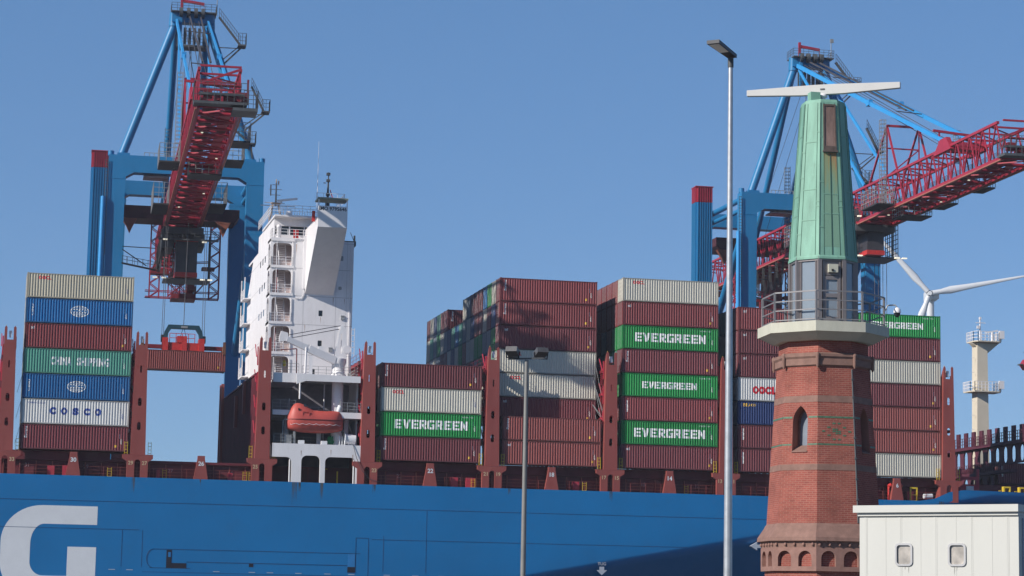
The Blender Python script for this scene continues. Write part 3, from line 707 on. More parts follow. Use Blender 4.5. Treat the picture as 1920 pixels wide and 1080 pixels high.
# stairs and rails in the well
for k in range(5):
    c = MB(); z = DK[k]
    for i in range(14): c.box(34.95+.0*i, 35.75, YB+.6+.14*i, YB+.78+.14*i, z+.25*i, z+.25*i+.04)
    for x in (34.9, 35.78): c.bar((x, YB+.55, z), (x, YB+2.6, z+3.4), .08, .25)
    bp(c, 'stair', M_white)
    c = MB(); c.rail([(XA0+.06, YB+2.6, z), (XA0+.06, YB-.06, z), (XB-.1, YB-.06, z)], 1.05, .028, 3, .8); c.box(34.45, 34.53, YB-.08, YB, z, z+3.0); c.tube((36.4, YB-.1, z), (36.4, YB-.1, z+2.9), .045, n=6)
    bp(c, 'balcony_railing', M_white)
for k in (1, 3):
    c = MB(); c.tube((34.75, YB+1.2, DK[k]), (34.75, YB+1.2, DK[k]+3.0), .07, n=6); bp(c, 'fire_main', M_darkred)
for k in range(1, 6):
    c = MB(); c.box(XA0-.9, XA0-.002, YB+20, YB+23.9, DK[k]-4.9-.15, DK[k]-4.9)
    for yy in (YB+20.1, YB+23.8): c.bar((XA0-.85, yy, DK[k]-4.9), (XA0-.85, yy, DK[k]-2.2), .12)
    c.rail([(XA0-.88, YB+20, DK[k]-4.9), (XA0-.88, YB+23.9, DK[k]-4.9)], 1.1, .04, 2, .9); bp(c, 'side_gallery', M_white)
for k in range(3, 6):
    for yy in (5.0, 7.4, 9.8):
        c = MB(); c.box(XA0-.012, XA0-.002, YB+yy, YB+yy+.8, DK[k]-2.3, DK[k]-1.5) ; bp(c, 'window', M_glassdk)
# bridge deck house, set back, with a dark window band
c = MB(); y1 = YB+2.0; c.box(34.3, 40.0, y1, y1+16, DK[5], 47.35); c.box(34.3, 40.0, y1, y1+16, 48.5, ZR)
for x in (34.3, 36.15, 38.0, 39.85): c.box(x, x+.15, y1, y1+.2, 47.35, 48.5)
c.box(34.3, 34.45, y1+.2, y1+16, 47.35, 48.5); c.box(34.15, 40.6, YB+.3, y1+11, ZR, ZR+.22)
c.box(XA0, XB+3.4, YB-.12, YB+2.0, DK[5]+.003, DK[5]+.10)
bp(c, 'wheelhouse', M_white)
c = MB(); c.box(34.45, 39.9, y1+.25, y1+.3, 47.35, 48.5); bp(c, 'window_band', M_glassdk)
c = MB(); c.rail([(XA0+.1, YB+2, DK[5]+.1), (XA0+.1, YB+.0, DK[5]+.1), (39.6, YB+.0, DK[5]+.1)], 1.1, .03, 3, .9)
c.rail([(33.75, YB+14, ZR+.3), (33.75, YB+.2, ZR+.3), (39.4, YB+.2, ZR+.3)], 1.1, .03, 3, 1.0); bp(c, 'railing', M_white)
c = MB(); c.lathe([(.28, 0), (.28, 1.3), (.34, 1.35), (.30, 1.6), (.1, 1.72)], (34.75, YB+.7, DK[5]+.1), 12); c.lathe([(.1, 0), (.1, 1.4), (.25, 1.45), (.25, 1.7), (.05, 1.85)], (38.4, YB+.5, DK[5]+.1), 10); bp(c, 'compass_pillar', M_white)
c = MB(); c.box(36.5, 37.1, YB+.05, YB+.4, DK[5]+.12, DK[5]+1.2); bp(c, 'fire_locker', M_spread)
# bridge wing on its sloping bracket
yw0 = YH+0.45
c = MB(); x0, x1 = 38.1, 41.62
prof = [(yw0, 46.75), (yw0, 49.3), (yw0+.12, 49.3), (yw0+.12, 48.0), (YB+2, 48.0), (YB+2, 46.6), (YB, 46.6), (YB, 39.85)]
c.prism([[(y, z) for y, z in prof]], x0, x0+.12, tf=lambda y, x, z: (x, y, z)); c.prism([[(y, z) for y, z in prof]], x1-.12, x1, tf=lambda y, x, z: (x, y, z))
c.add([(x0+.12, yw0, 46.75), (x1-.12, yw0, 46.75), (x1-.12, YB, 39.85), (x0+.12, YB, 39.85)], [(0, 3, 2, 1)])
c.box(x0+.12, x1-.12, yw0, yw0+.12, 46.75, 49.3); c.box(x0+.12, x1-.12, yw0+.12, YB+2, 47.9, 48.0)
for x in (x0, x1-.12): c.box(x, x+.12, yw0+.02, yw0+.14, 49.3, 50.1)
c.box(x0-.35, x0, YB-.2, YB, 40.5, 47)
wing = bp(c, 'bridge_wing', M_white)
c = MB(); c.box(x0-.05, x1+.05, yw0-.1, yw0+2.6, 50.1, 50.3); sp(c, 'wing_canopy', mat('canopy_green_grey', (.22, .25, .2), .7), block)
ship_text('IMO 9795646', .46, 39.86, 48.98, yw0-.012, M_glassdk, block, 3.3, .02)
c = MB(); c.box(x0-.5, x0-.12, yw0+1.6, yw0+1.75, 47.6, 48.9); bp(c, 'lifebuoy_rack', M_spread)
c = MB(); c.box(41.9, 44.3, YB+.4, YB+3, DK[5]-.4, DK[5]+.2); c.tube((44.1, YB+.5, DK[5]), (44.1, YB+.5, DK[5]+.9), .12, n=6); c.tube((44.0, YB+.5, DK[5]+.3), (43.5, YB, DK[5]+1.2), .04, n=5); bp(c, 'searchlight', M_dkgrey)
c = MB(); c.rail([(x0+.1, yw0+2.7, 50.3), (x1, yw0+2.7, 50.3), (x1, YB, 50.3)], 1.0, .025, 2, .8); bp(c, 'canopy_railing', M_white)
for x, z, w, h in ((42.2, 44.2, .5, .6), (42.2, 40.6, .4, .4)): c = MB(); c.prism([rrect(x, x+w, z, z+h, .1)], YB-.05, YB-.001); bp(c, 'port', M_galv)
# masts on the roof
mx, my = 34.9, YB+6
c = MB()
for sx in (-1, 1):
    for sy in (-1, 1): c.tube((mx+sx*.75, my+sy*.75, ZR+.3), (mx+sx*.28, my+sy*.28, ZR+2.6), .06, n=6)
c.tube((mx, my, ZR+2.3), (mx, my, ZR+5.6), .13, .07, n=8); c.box(mx-.6, mx+.6, my-.5, my+.5, ZR+2.5, ZR+2.6)
for z, w in ((2.6, 1.4), (3.6, .7), (4.3, .9), (4.9, .5)): c.bar((mx-w, my, ZR+z), (mx+w*.8, my, ZR+z), .06)
c.box(mx-.75, mx-.6, my, my+.1, ZR+3.5, ZR+4.9); c.box(mx+.2, mx+.35, my-.1, my+.1, ZR+5.0, ZR+5.4)
c.box(mx-1.9, mx+2.4, my-.06, my+.06, ZR+2.2, ZR+2.27); c.rail([(mx-1, my-1, ZR+.3), (mx+1.8, my-1, ZR+.3)], 1.4, .03, 3, .5)
radm = bp(c, 'radar_mast', mat('mast_buff', (.42, .34, .28), .6))
c = MB(); c.bar((mx+.1, my-.7, ZR+2.75), (mx+2.6, my-.7, ZR+3.15), .22, .26); c.tube((mx+.6, my-.7, ZR+2.4), (mx+.6, my-.7, ZR+2.8), .12, n=8); sp(c, 'radar_scanner', M_white, block)
c = MB()
for i in range(9): c.tube((36.6+.32*i, my+2, ZR+.3), (36.6+.32*i, my+2, ZR+1.6+.3*((i*7) % 3)), .04, n=5)
c.box(36.4, 39.6, my+2, my+2.6, ZR+.3, ZR+1.1); c.lathe([(.05, 0), (.35, .2), (.4, .45), (.3, .7), (.05, .8)], (36.2, my-3, ZR+.4), 12); bp(c, 'aerial_farm', M_white)
mx2 = at(615, 345, yw0+5).x
c = MB(); c.tube((mx2, yw0+5, 48), (mx2, yw0+5, 51), .35, .25, n=8); c.tube((mx2, yw0+5, 51), (mx2+.05, yw0+5, 54.3), .16, .05, n=8)
for z in (50.3, 51.4, 53.1, 53.9): c.box(mx2-.22, mx2+.22, yw0+4.7, yw0+5.1, z, z+.3)
c.box(mx2-.55, mx2-.25, yw0+4.9, yw0+5, 52.9, 53.0); bp(c, 'signal_mast', M_dkgrey)
c = MB(); c.bar((mx2+.25, yw0+4.8, 52.1), (mx2+.75, yw0+4.8, 50.6), .35, .05); bp(c, 'flag', M_spread)
c = MB(); q = at(598, 265, yw0+6); c.tube((q.x, q.y, 49), (q.x, q.y, q.z), .045, .015, n=5); bp(c, 'whip_aerial', M_white)
# lower decks round the lifeboat
c = MB()
c.prism([[(36.1, 29.15), (43.7, 29.05), (43.7, 28.3), (37.2, 28.3), (36.1, 27.9)]], YH+.2, YH+.4); c.box(36.3, 43.7, YH+.4, YB+1.4, 28.85, 29.05)
c.prism([[(33.4, 28.1), (36.05, 28.1), (37.0, 29.2), (33.4, 29.2)]], YH+.6, YH+.8) ; c.box(33.4, 36.6, YH+.8, YB, 28.2, 28.4)
c.box(33.5, 36.3, YH+1.2, YH+5, 24.3, 24.9); c.box(41.4, 44.0, YH+.8, YH+5, 24.1, 24.8); c.box(33.5, 44, YH+4, YH+9.9, 24.2, 24.4)
c.tube((36.6, YH+.7, 26.2), (36.6, YH+.7, 28.4), .11, n=6); c.tube((40.0, YH+4.2, 20.8), (40.0, YH+4.2, 28.4), .08, n=6)
for x in (35.5, 39.35, 42.6): c.box(x-.25, x+.25, YH+3.2, YH+3.7, 20.8, 24.3)
c.box(43.7, 43.9, YH+3, YH+9, 20.8, 29.0)
bp(c, 'boat_deck_frame', M_white)
c = MB(); c.box(33.6, 44, YB-1.0, YB+1.4, ZD, 28.8); bp(c, 'recess_wall', mat('shaded_bulkhead', (.20, .19, .22), .6, var=.2))  # the shade of the recess is put into this grey
c = MB()
for pts in (([(33.5, YH+1.1, 24.9), (36.2, YH+1.1, 24.9)]), ([(37.4, YH+3.9, 24.4), (41.3, YH+3.9, 24.4)]), ([(41.5, YH+.8, 24.8), (43.9, YH+.8, 24.8)]), ([(33.7, YH+.6, 20.85), (36.2, YH+.6, 20.85)]), ([(36.8, YH+4.3, 20.8), (43, YH+4.3, 20.8)]), ([(33.5, YH+.7, 29.2), (36.4, YH+.7, 29.2)]), ([(36.9, YH+1.5, 29.05), (43.6, YH+1.5, 29.05), (43.6, YB, 29.05)])):
    c.rail(pts, 1.15, .028, 3, .95); c.cut()
bp(c, 'boat_deck_railing', M_galv)
# white arcade at the ship's side
c = MB(); yA = YH+.15
outl = [(33.6, 19.3), (33.6, 20.9), (44.1, 20.9), (44.1, ZD-.05), (43.35, ZD-.05), (43.35, 18.85)] + arc(42.75, 18.85, .6, .6, 0, 90, 5)[1:] + arc(40.35, 18.85, .6, .6, 90, 180, 5) + [(39.75, ZD-.05), (39.15, ZD-.05), (39.15, 18.9)] + arc(38.5, 18.9, .65, .65, 0, 90, 5)[1:] + arc(37.6, 18.9, .65, .65, 90, 180, 5) + [(36.95, ZD-.05), (35.8, ZD-.05), (35.8, 18.7)] + arc(35.2, 18.7, .6, .6, 0, 90, 5)[1:] + [(33.6, 19.3)]
c.prism([outl], yA, yA+.35); c.box(33.5, 33.62, yA, yA+4, 19.3, 20.9); c.box(33.62, 44.1, yA+.35, YB-1, 20.6, 20.8)
for x in (35.6, 43.15): c.tube((x, yA+.2, ZD-.05), (x, yA+.2, 19.3), .08, n=6)
bp(c, 'arcade', M_white)
c = MB(); c.tube((37.0, YH+5, 16.4), (37.0, YH+5, 18.0), .1, n=6); c.tube((38.3, YH+4, 16.4), (38.3, YH+4, 18.4), .08, n=6); c.box(37.6, 38.9, YH+4, YH+4.1, 18.3, 18.4); bp(c, 'vent_pipe', M_darkred)
c = MB(); c.tube((41.5, YH+2, 16.4), (41.5, YH+2, 17.9), .09, n=6); c.box(39.9, 40.6, YH+4, YH+4.1, 18.2, 18.3); bp(c, 'hydrant', M_yellow)
c = MB(); c.box(36.6, 37.3, YH+.6, YH+1.2, 20.8, 21.35); bp(c, 'deck_box', M_lettw); c = MB(); c.box(39.3, 40.0, YH+.6, YH+1.2, 20.8, 21.35); bp(c, 'deck_box', M_lettw)
c = MB()
for i in range(5): c.box(40.25+.13*i, 40.33+.13*i, YH+1.6, YH+2.2, 20.8, 21.9+.1*(i % 3))
c.box(40.2, 40.95, YH+1.7, YH+2.1, 21.2, 21.5); bp(c, 'green_winch', M_green)
c = MB(); c.tube((42.2, YH+1.2, 21.7), (43.4, YH+1.2, 21.6), .62, n=14); c.tube((42.1, YH+1.2, 21.7), (42.2, YH+1.2, 21.7), .75, n=14)
for x in (41.5, 41.8, 42.1, 42.6, 43.3): c.bar((x, YH+.9, 20.8), (x, YH+1.0, 22.0), .1)
c.box(41.4, 43.4, YH+.9, YH+1.5, 20.8, 21.0); bp(c, 'mooring_winch', M_lettw)
c = MB(); c.box(34.9, 35.8, YH+.8, YH+1.8, 20.8, 21.9); c.box(36.0, 36.25, YH+.9, YH+1.1, 20.8, 22.4); c.tube((35.6, YH+3.0, 20.8), (35.6, YH+3.0, 24.2), .16, n=8); c.tube((35.3, YH+1.3, 20.8), (35.3, YH+1.3, 23.2), .09, n=6); c.box(34.7, 34.8, YH+.8, YH+.9, 20.8, 23.8); c.box(34.7, 35.6, YH+.8, YH+.9, 23.7, 23.8); bp(c, 'davit_base', M_galv)
# mooring rope and hose
c = MB(); pts = [Vector((43.0, YH+.1, 21.0)), Vector((43.4, YH-.05, 19.5)), Vector((44.1, YH-.1, 18.0)), Vector((45.0, YH-.1, 17.0)), Vector((46.3, YH, 16.7))]; c.path(pts, .035, 5)
c.path([Vector((42.2, YH+.5, 24.0)), Vector((42.9, YH+.5, 22.3))], .02, 4); bp(c, 'rope', M_rope)
# deck crane
c = MB(); cx0, cy0 = 41.35, YH+2.6
c.lathe([(.68, 20.8), (.68, 28.6), (.8, 28.9)], (cx0, cy0, 0), 16); dcol = bp(c, 'crane_pillar', M_white)
c = MB(); c.lathe([(1.0, 29.05), (1.0, 29.35), (.78, 29.5), (.78, 30.6), (.95, 30.8), (.95, 31.3)], (cx0, cy0, 0), 16)
c.prism([[(cx0-.55, 31.2), (cx0+.75, 31.2), (cx0+.95, 32.4), (cx0+.65, 35.0), (cx0+.15, 35.2), (cx0-.05, 34.6), (cx0-.45, 32.0)], [(cx0-.2, 31.9), (cx0+.3, 31.9), (cx0+.3, 34.3), (cx0+.12, 34.3)]], cy0-.55, cy0-.4)
c.prism([[(cx0-.55, 31.2), (cx0+.75, 31.2), (cx0+.95, 32.4), (cx0+.65, 35.0), (cx0+.15, 35.2), (cx0-.05, 34.6), (cx0-.45, 32.0)], [(cx0-.2, 31.9), (cx0+.3, 31.9), (cx0+.3, 34.3), (cx0+.12, 34.3)]], cy0+.4, cy0+.55)
c.tube((cx0+.9, cy0-.6, 32.4), (cx0+.9, cy0+.6, 32.4), .5, n=12); c.tube((cx0+.25, cy0-.5, 35.0), (cx0+.25, cy0+.5, 35.0), .3, n=10)
for k in range(5): c.bar((cx0+1.4, cy0-.6, 32.0+.7*k), (cx0+1.75, cy0-.6, 32.0+.7*k), .06)
for x in (1.4, 1.75): c.bar((cx0+x, cy0-.6, 31.6), (cx0+x, cy0-.6, 35.0), .06)
dtop = bp(c, 'crane_head', M_white)
c = MB(); A = Vector((cx0-.5, cy0-.6, 31.0)); B = Vector((cx0-6.4, cy0-1.2, 33.3))
c.bar(A, A.lerp(B, .55), .7, .86); c.bar(A.lerp(B, .55), B, .55, .66); c.prism([[(B.x-.9, B.z+.2), (B.x-.7, B.z+.9), (B.x+.1, B.z+.7), (B.x+.2, B.z-.2), (B.x-.9, B.z-.4)]], B.y-.25, B.y+.25); c.tube(A.lerp(B, .3)+Vector((0, -.3, .6)), A.lerp(B, .3)+Vector((0, .3, .6)), .35, n=10)
bp(c, 'crane_jib', M_white)
c = MB(); c.tube((B.x+.3, B.y, B.z+.5), (cx0+.2, cy0, 35.3), .045, n=5); c.tube((B.x+.4, B.y, B.z+.1), (cx0+.1, cy0, 34.9), .045, n=5); bp(c, 'luffing_wire', M_rope)
c = MB(); c.lathe([(.05, 0), (.2, .15), (.22, .5), (.1, .75), (.03, .8)], (34.75, YH+1.5, 30.0), 10); bp(c, 'crane_hook', M_yellow)
c = MB(); c.path([Vector((34.3, YH+1.6, 32.0)), Vector((36.2, YH+1.6, 32.2)), Vector((36.25, YH+1.6, 29.2))], .07, 6); bp(c, 'hose_davit', M_darkred)
c = MB(); c.tube((37.25, YH+1.4, 29.1), (37.3, YH+1.4, 32.4), .13, n=8); c.box(37.7, 38.1, YH+1.4, YH+1.5, 29.1, 31.4); bp(c, 'jib_rest', M_white)
c = MB(); c.tube((42.0-1.0, YH+1.2, 24.0), (41.5, YH+1.0, 25.6), .28, n=10); c.box(40.9, 41.6, YH+1, YH+1.6, 24.8, 25.4); bp(c, 'davit_winch', M_lettw)

# ------------------------------------------------------------------ enclosed lifeboat
lb = empty('lifeboat', (38.55, YH+1.3, 23.75)); lb.scale = (0.93, 1, 1.14); tag(lb, 'orange enclosed lifeboat hanging above the white arcade of the ship', 'lifeboat')
c = MB(); N_ = 28; M2 = 20; vs = []
for i in range(N_+1):
    t = i/N_; x = -3.55+7.1*t
    w = 1.3*max(0.0, 1-abs(2*t-1)**4.5)**.5; w = max(w, .42)
    keel = -1.30+.35*abs(2*t-1)**3; top = 1.05
    if t < .46: top = 1.05+.72*sin(pi*min(1, max(0, (t-.06))/.40)**.62)
    if t < .06: top = .45+.6*(t/.06)
    if t > .93: top = 1.05-.3*(t-.93)/.07
    for j in range(M2):
        a = 2*pi*j/M2; cz = cos(a); sy = sin(a)
        z = top*max(0, cz)**.75 if cz > 0 else keel*(-cz)**.8
        vs.append((x, w*(1 if sy >= 0 else -1)*abs(sy)**.55*(1.0 if cz < 0.3 else .92-.25*(cz-.3)), z))
c.add(vs, [(i*M2+j, i*M2+(j+1) % M2, (i+1)*M2+(j+1) % M2, (i+1)*M2+j) for i in range(N_) for j in range(M2)], True)
c.add(vs, [tuple(range(M2-1, -1, -1)), tuple(N_*M2+j for j in range(M2))], False)
c.build('hull', M_orange, lb)
c = MB(); c.path([Vector((-3.5+7.0*i/14, -(max(.42, 1.3*max(0.0, 1-abs(2*(i/14)-1)**4.5)**.5)+.02), 0.02)) for i in range(15)], .05, 6); c.build('rubbing_strake', mat('strake_dark', (.12, .02, .02), .6), lb)
c = MB(); c.prism([rrect(-1.75, -.85, .15, .85, .1), rrect(-1.68, -.92, .22, .78, .08)], -1.22, -1.16); c.build('hatch', M_orange, lb)
for x in (-1.55,): c = MB(); c.box(x, x+.4, -.80, -.70, 1.38, 1.58); c.build('window', M_glassdk, lb)
c = MB(); c.path([Vector((-3.45+6.9*i/16, -(max(.42, 1.3*max(0.0, 1-abs(2*(i/16)-1)**4.5)**.5)+.05), -.42-.12*sin(i*pi/2)**2)) for i in range(17)], .018, 4); c.build('grab_line', M_lettw, lb)
c = MB(); c.box(.3, 1.6, -.62, -.5, 1.0, 1.06); c.box(-2.3, -2.1, -1.12, -1.02, .95, 1.15); c.build('vent_cover', M_black, lb)
c = MB(); c.tube((3.45, 0, -.9), (3.7, 0, -.9), .28, n=10); c.build('propeller_guard', M_dkgrey, lb)
c = MB(); c.tube((-3.3, 0, .8), (-3.3, 0, 2.2), .06, n=6); c.tube((3.2, 0, .8), (3.2, 0, 2.2), .06, n=6); c.build('lifting_wire', M_galv, lb)

# ------------------------------------------------------------------ bow: foremast, forward bridge, fairleads
c = MB(); fx, fy = 135.6, YH+30
c.prism([[(-.95, 16.4), (1.0, 16.4), (.78, 40.2), (-.72, 40.2)]], -.9, .9, tf=lambda x, y, z: (fx+x, fy+y, z))
fm = sp(c, 'foremast', M_beige)
for z, xl, xr in ((33.2, 1.95, 2.6), (40.2, 1.4, 2.7)):
    c = MB(); c.prism([[(fx-xl+.4, fy-1.8), (fx-xl, fy-1.2), (fx-xl, fy+1.2), (fx+xr, fy+1.2), (fx+xr, fy-1.2), (fx+xr-.5, fy-1.8)]], z, z+.15, tf=lambda x, zz, y: (x, y, zz))
    if z > 35: c.prism([[(fx+.9, z-1.5), (fx+xr, z), (fx-xl, z), (fx-.9, z-.5)]], fy-.6, fy+.6)
    sp(c, 'crow_nest', M_beige, fm)
    c = MB(); c.rail([(fx-xl, fy+1.2, z+.15), (fx-xl, fy-1.2, z+.15), (fx-xl+.4, fy-1.8, z+.15), (fx+xr-.5, fy-1.8, z+.15), (fx+xr, fy-1.2, z+.15), (fx+xr, fy+1.2, z+.15)], 1.3, .04, 3, .5)
    c.box(fx+xr-.5, fx+xr+.2, fy-1.9, fy-1.5, z+.5, z+1.6); sp(c, 'railing', M_white, fm)
c = MB(); c.tube((fx+.1, fy, 40.3), (fx+.1, fy, 43.6), .14, .08, n=8); c.box(fx-.5, fx+.9, fy-.1, fy+.1, 43.0, 43.08); c.box(fx-.4, fx, fy-.2, fy, 42.2, 42.6); c.bar((fx+.8, fy-.5, 41.6), (fx+2.5, fy-.5, 42.0), .2); c.tube((fx+1.7, fy-.5, 40.3), (fx+1.7, fy-.5, 41.7), .2, n=8); c.box(fx, fx+.25, fy-.15, fy+.15, 43.5, 43.85); sp(c, 'light_pole', M_white, fm)
c = MB()
for k in range(11): c.bar((fx-1.0, fy-.5, 20+2*k), (fx-1.55, fy-.5, 20+2*k), .05); c.cut()
sp(c, 'rung', M_white, fm)
c = MB(); xb = 130.4
for i in range(-4, 14):
    y = YH+8+2.5*i
    if y < hull_y(xb)+1: continue
    lo = 16.4 if i > 2 else 22.6
    c.box(xb-.12, xb+.12, y-.5, y+.5, 24.91, 26.9) ; c.prism([[(y-1.25, lo), (y+1.25, lo), (y+1.25, 24.6), (y-1.25, 24.6)]] + ([slot(y, 23.1, 1.3, 2.5)] if lo < 20 else []) + ([slot(y, 19.4, 1.3, 2.6)] if lo < 20 else []), xb-.1, xb+.1, tf=lambda yy, x, z: (x, yy, z)) if lo < 20 else c.prism([[(y-1.25, 22.0), (y+1.25, 22.0), (y+1.25, 24.6), (y-1.25, 24.6)], slot(y, 23.25, 1.3, 2.2)], xb-.1, xb+.1, tf=lambda yy, x, z: (x, yy, z))
c.box(xb-.6, xb+.6, hull_y(xb)+1, YH+48, 24.5, 24.9); c.rail([(xb-.6, hull_y(xb)+1, 24.9), (xb-.6, YH+48, 24.9)], 1.2, .04, 3, .6); c.box(xb-.5, xb+.5, hull_y(xb)+6, YH+48, 20.9, 21.3); c.rail([(xb-.6, hull_y(xb)+8, 21.3), (xb-.6, YH+48, 21.3)], 1.1, .04, 2, .6)
sp(c, 'forward_lashing_bridge', mat('maroon_plate', (.09, .02, .035), .6))
c = MB(); c.box(120, 131, YH+6, YH+54, 16.35, 19.0); sp(c, 'forward_coaming', M_deckdark)
c = MB(); c.prism([[(121.5, 17.2), (124.2, 17.2), (124.2, 20.9), (123.9, 20.9), (123.9, 19.9), (121.8, 19.9), (121.8, 20.9), (121.5, 20.9)], [(121.9, 18.9), (123.8, 18.9), (123.8, 19.5), (121.9, 19.5)]], YH+5, YH+5.3); sp(c, 'signboard_frame', M_pink)
c = MB(); c.box(122.4, 123.4, YH+4.9, YH+4.98, 18.0, 18.7); sp(c, 'notice', M_lettw)
for x in (126.0, 128.4): c = MB(); c.prism([rrect(x, x+.95, 17.5, 18.6, .05), rrect(x+.18, x+.77, 17.7, 18.4, .05)], hull_y(x)+.6, hull_y(x)+1.2); c.box(x-.5, x-.2, hull_y(x)+1, hull_y(x)+1.1, 18, 18.1); sp(c, 'panama_lead', M_yellow)
c = MB()
for x in (110.3, 111.7): c.tube((x, YH+.9, 16.4), (x, YH+.9, 18.1), .14, n=8); c.tube((x-.1, YH+.7, 18.1), (x+.25, YH+.7, 18.3), .25, n=8); c.cut()
sp(c, 'hydrant_post', M_spread)
c = MB(); c.prism([rrect(113.1, 114.1, 16.4, 18.1, .1), rrect(113.25, 113.95, 16.5, 17.9, .05)], YH+.8, YH+1.0); c.box(113.1, 114.1, YH+.8, YH+1, 17.1, 17.2); sp(c, 'gate', M_yellow)
c = MB(); c.tube((114.9, YH+.8, 17.0), (116.0, YH+.8, 17.05), .32, n=10); sp(c, 'life_raft_canister', M_lettw)
c = MB(); c.prism([[(116.6, ZD-.1), (119.0, ZD+1.2), (119.0, 18.9), (117.2, 18.9)]], YH+.25, YH+1.5); sp(c, 'bow_bracket', M_deckred)
o = container('maroon', (131.4, YH+15.2, 19.7)); tag(o, 'maroon container partly cut by the right picture edge, behind the dark forward lashing bridge', 'shipping container', GRP); corner_marks(o, 'tex')
for k in (1, 2):
    o = container('maroon', (131.4, YH+15.2+2.5*k, 19.7)); tag(o, 'dark container end, %s row behind the maroon container at the right edge' % ('first' if k == 1 else 'second'), 'shipping container', GRP)

# ------------------------------------------------------------------ ship-to-shore cranes (local frame: x along the quay, y landward from the waterside rail, z up)
def make_crane(kind):
    cr = empty('container_crane')
    def P_(b, name, m, parent=None, lab=None):
        o = b.build(name, m, parent or cr)
        if lab: o['label'] = lab
        return o
    # portal
    b = MB()
    for sx in (-1, 1):
        for yy, zt, xo in ((0, 63.6, 11.3), (27, 65.0, 10.6)):
            w0, w1 = 2.1, 2.5
            x_o, x_i0, x_i1 = sx*xo, sx*(xo-w0), sx*(xo-w1)
            v = [(x_o, yy-.9, 0), (x_i0, yy-.9, 0), (x_i0, yy+.9, 0), (x_o, yy+.9, 0), (x_o, yy-1.1, zt), (x_i1, yy-1.1, zt), (x_i1, yy+1.1, zt), (x_o, yy+1.1, zt)]
            f = [(0, 1, 2, 3), (7, 6, 5, 4), (0, 4, 5, 1), (1, 5, 6, 2), (2, 6, 7, 3), (3, 7, 4, 0)]
            b.add(v, f if sx < 0 else [q[::-1] for q in f])
            b.box(min(x_o, x_i1)-.04, max(x_o, x_i1)+.04, yy-1.14, yy+1.14, zt-.35, zt-.2)
        b.bar((sx*9.8, 1, 15), (sx*9.5, 26, 15), 1.6, 2.4)
    for yy, z0, z1, xo in ((0, 63.6, 66.8, 11.3), (27, 65.0, 67.9, 10.6)):
        b.prism([[(-xo, z0), (-8.8, z0), (-7.6, z0+.7), (7.6, z0+.7), (8.8, z0), (xo, z0), (xo, z1), (-xo, z1)]], yy-1.1, yy+1.1)
    b.box(-9.2, 9.2, -.8, .8, 12, 14.5); b.box(-8.5, 8.5, 26.2, 27.8, 12, 14.5)
    for sx in (-1, 1): b.tube((sx*11.0, 0, 66.8), (sx*11.0, 0, 67.5), .45, n=8); b.box(sx*9.2-.9, sx*9.2+.9, -.7, .7, 66.8, 67.2)
    P_(b, 'portal_frame', M_craneblue)
    for sx in (-1, 1):
        b = MB(); b.tube((sx*10.6, .9, 66.0), (sx*10.2, 26, 66.6), .45); b.tube((sx*10.6, .9, 64.3), (sx*10.2, 26, 65.2), .36)
        b.tube((sx*10.3, .5, 61.5), (sx*9.7, 26.5, 41.0), .62); P_(b, 'side_tie', M_craneblue)
        b = MB(); b.tube((sx*9.4, 0, 67), (sx*2.65, 0, 86.6), .62, .62, n=14); b.tube((sx*2.65, 0, 86.6), (sx*2.55, 0, 88.7), .75, n=14); P_(b, 'mast_tube', M_stayblue if False else M_craneblue)
        b = MB(); b.tube((sx*2.3, .9, 87), (sx*2.35, 20, 63.0), .5, n=10); P_(b, 'back_stay', M_craneblue)
        b = MB()
        b.bar((sx*2.3, -1, 87.3), (sx*2.4, -33, 74.6), .28, .62); b.bar((sx*2.4, -33, 74.6), (sx*2.4, -61, 63.6), .28, .55)
        b.box(sx*2.35-.3, sx*2.35+.3, -33.6, -32.4, 74.2, 75.0); P_(b, 'fore_stay', M_stayblue)
        b = MB(); b.bar((sx*2.0, -1, 86.6), (sx*2.4, -31, 63.0), .22, .45); P_(b, 'fore_stay', M_stayblue)
    # masthead
    b = MB(); b.box(-3.0, 3.0, -.9, .9, 87.2, 88.6); b.box(-2.0, -1.5, -1.3, -1.01, 84, 89.2); P_(b, 'masthead', M_craneblue)
    b = MB(); b.box(-3.1, 3.5, -1.7, 1.7, 88.6, 88.75); b.rail([(-3.1, 1.6, 88.75), (-3.1, -1.6, 88.75), (3.5, -1.6, 88.75), (3.5, 1.6, 88.75)], 1.2, .03, 3, .8)
    b.box(-2.2, 2.2, -1.5, 1.2, 83.4, 83.7); b.rail([(-2.2, -1.5, 83.7), (2.2, -1.5, 83.7)], 1.4, .03, 3, .6)
    for x in (-2.0, 2.0): b.bar((x, -.5, 83.6), (x, -.5, 86.6), .12)
    for x in (-1.7, -.6, .5, 1.5): b.tube((x-.25, -1.2, 88.6), (x+.25, -1.2, 88.6), .75, n=12)
    for i in range(6): b.box(-1.9+.7*i, -1.5+.7*i, -.9, -.4, 84, 86.4)
    P_(b, 'masthead_platform', M_dkgrey)
    b = MB(); b.bar((-1.6, 0, 88.7), (-1.6, 0, 91.3), .36); b.bar((-1.7, 0, 90.7), (1.7, 0, 90.3), .28, .42); b.bar((1.7, 0, 90.3), (1.7, 0, 89), .06); P_(b, 'service_davit', M_cranered)
    b = MB(); b.tube((3.6, 0, 88.7), (3.6, 0, 92.2), .06, n=5); b.box(3.45, 4.0, -.1, .1, 91.6, 92.2); P_(b, 'lamp_post', M_galv)
    # stairs down the right mast tube
    b = MB()
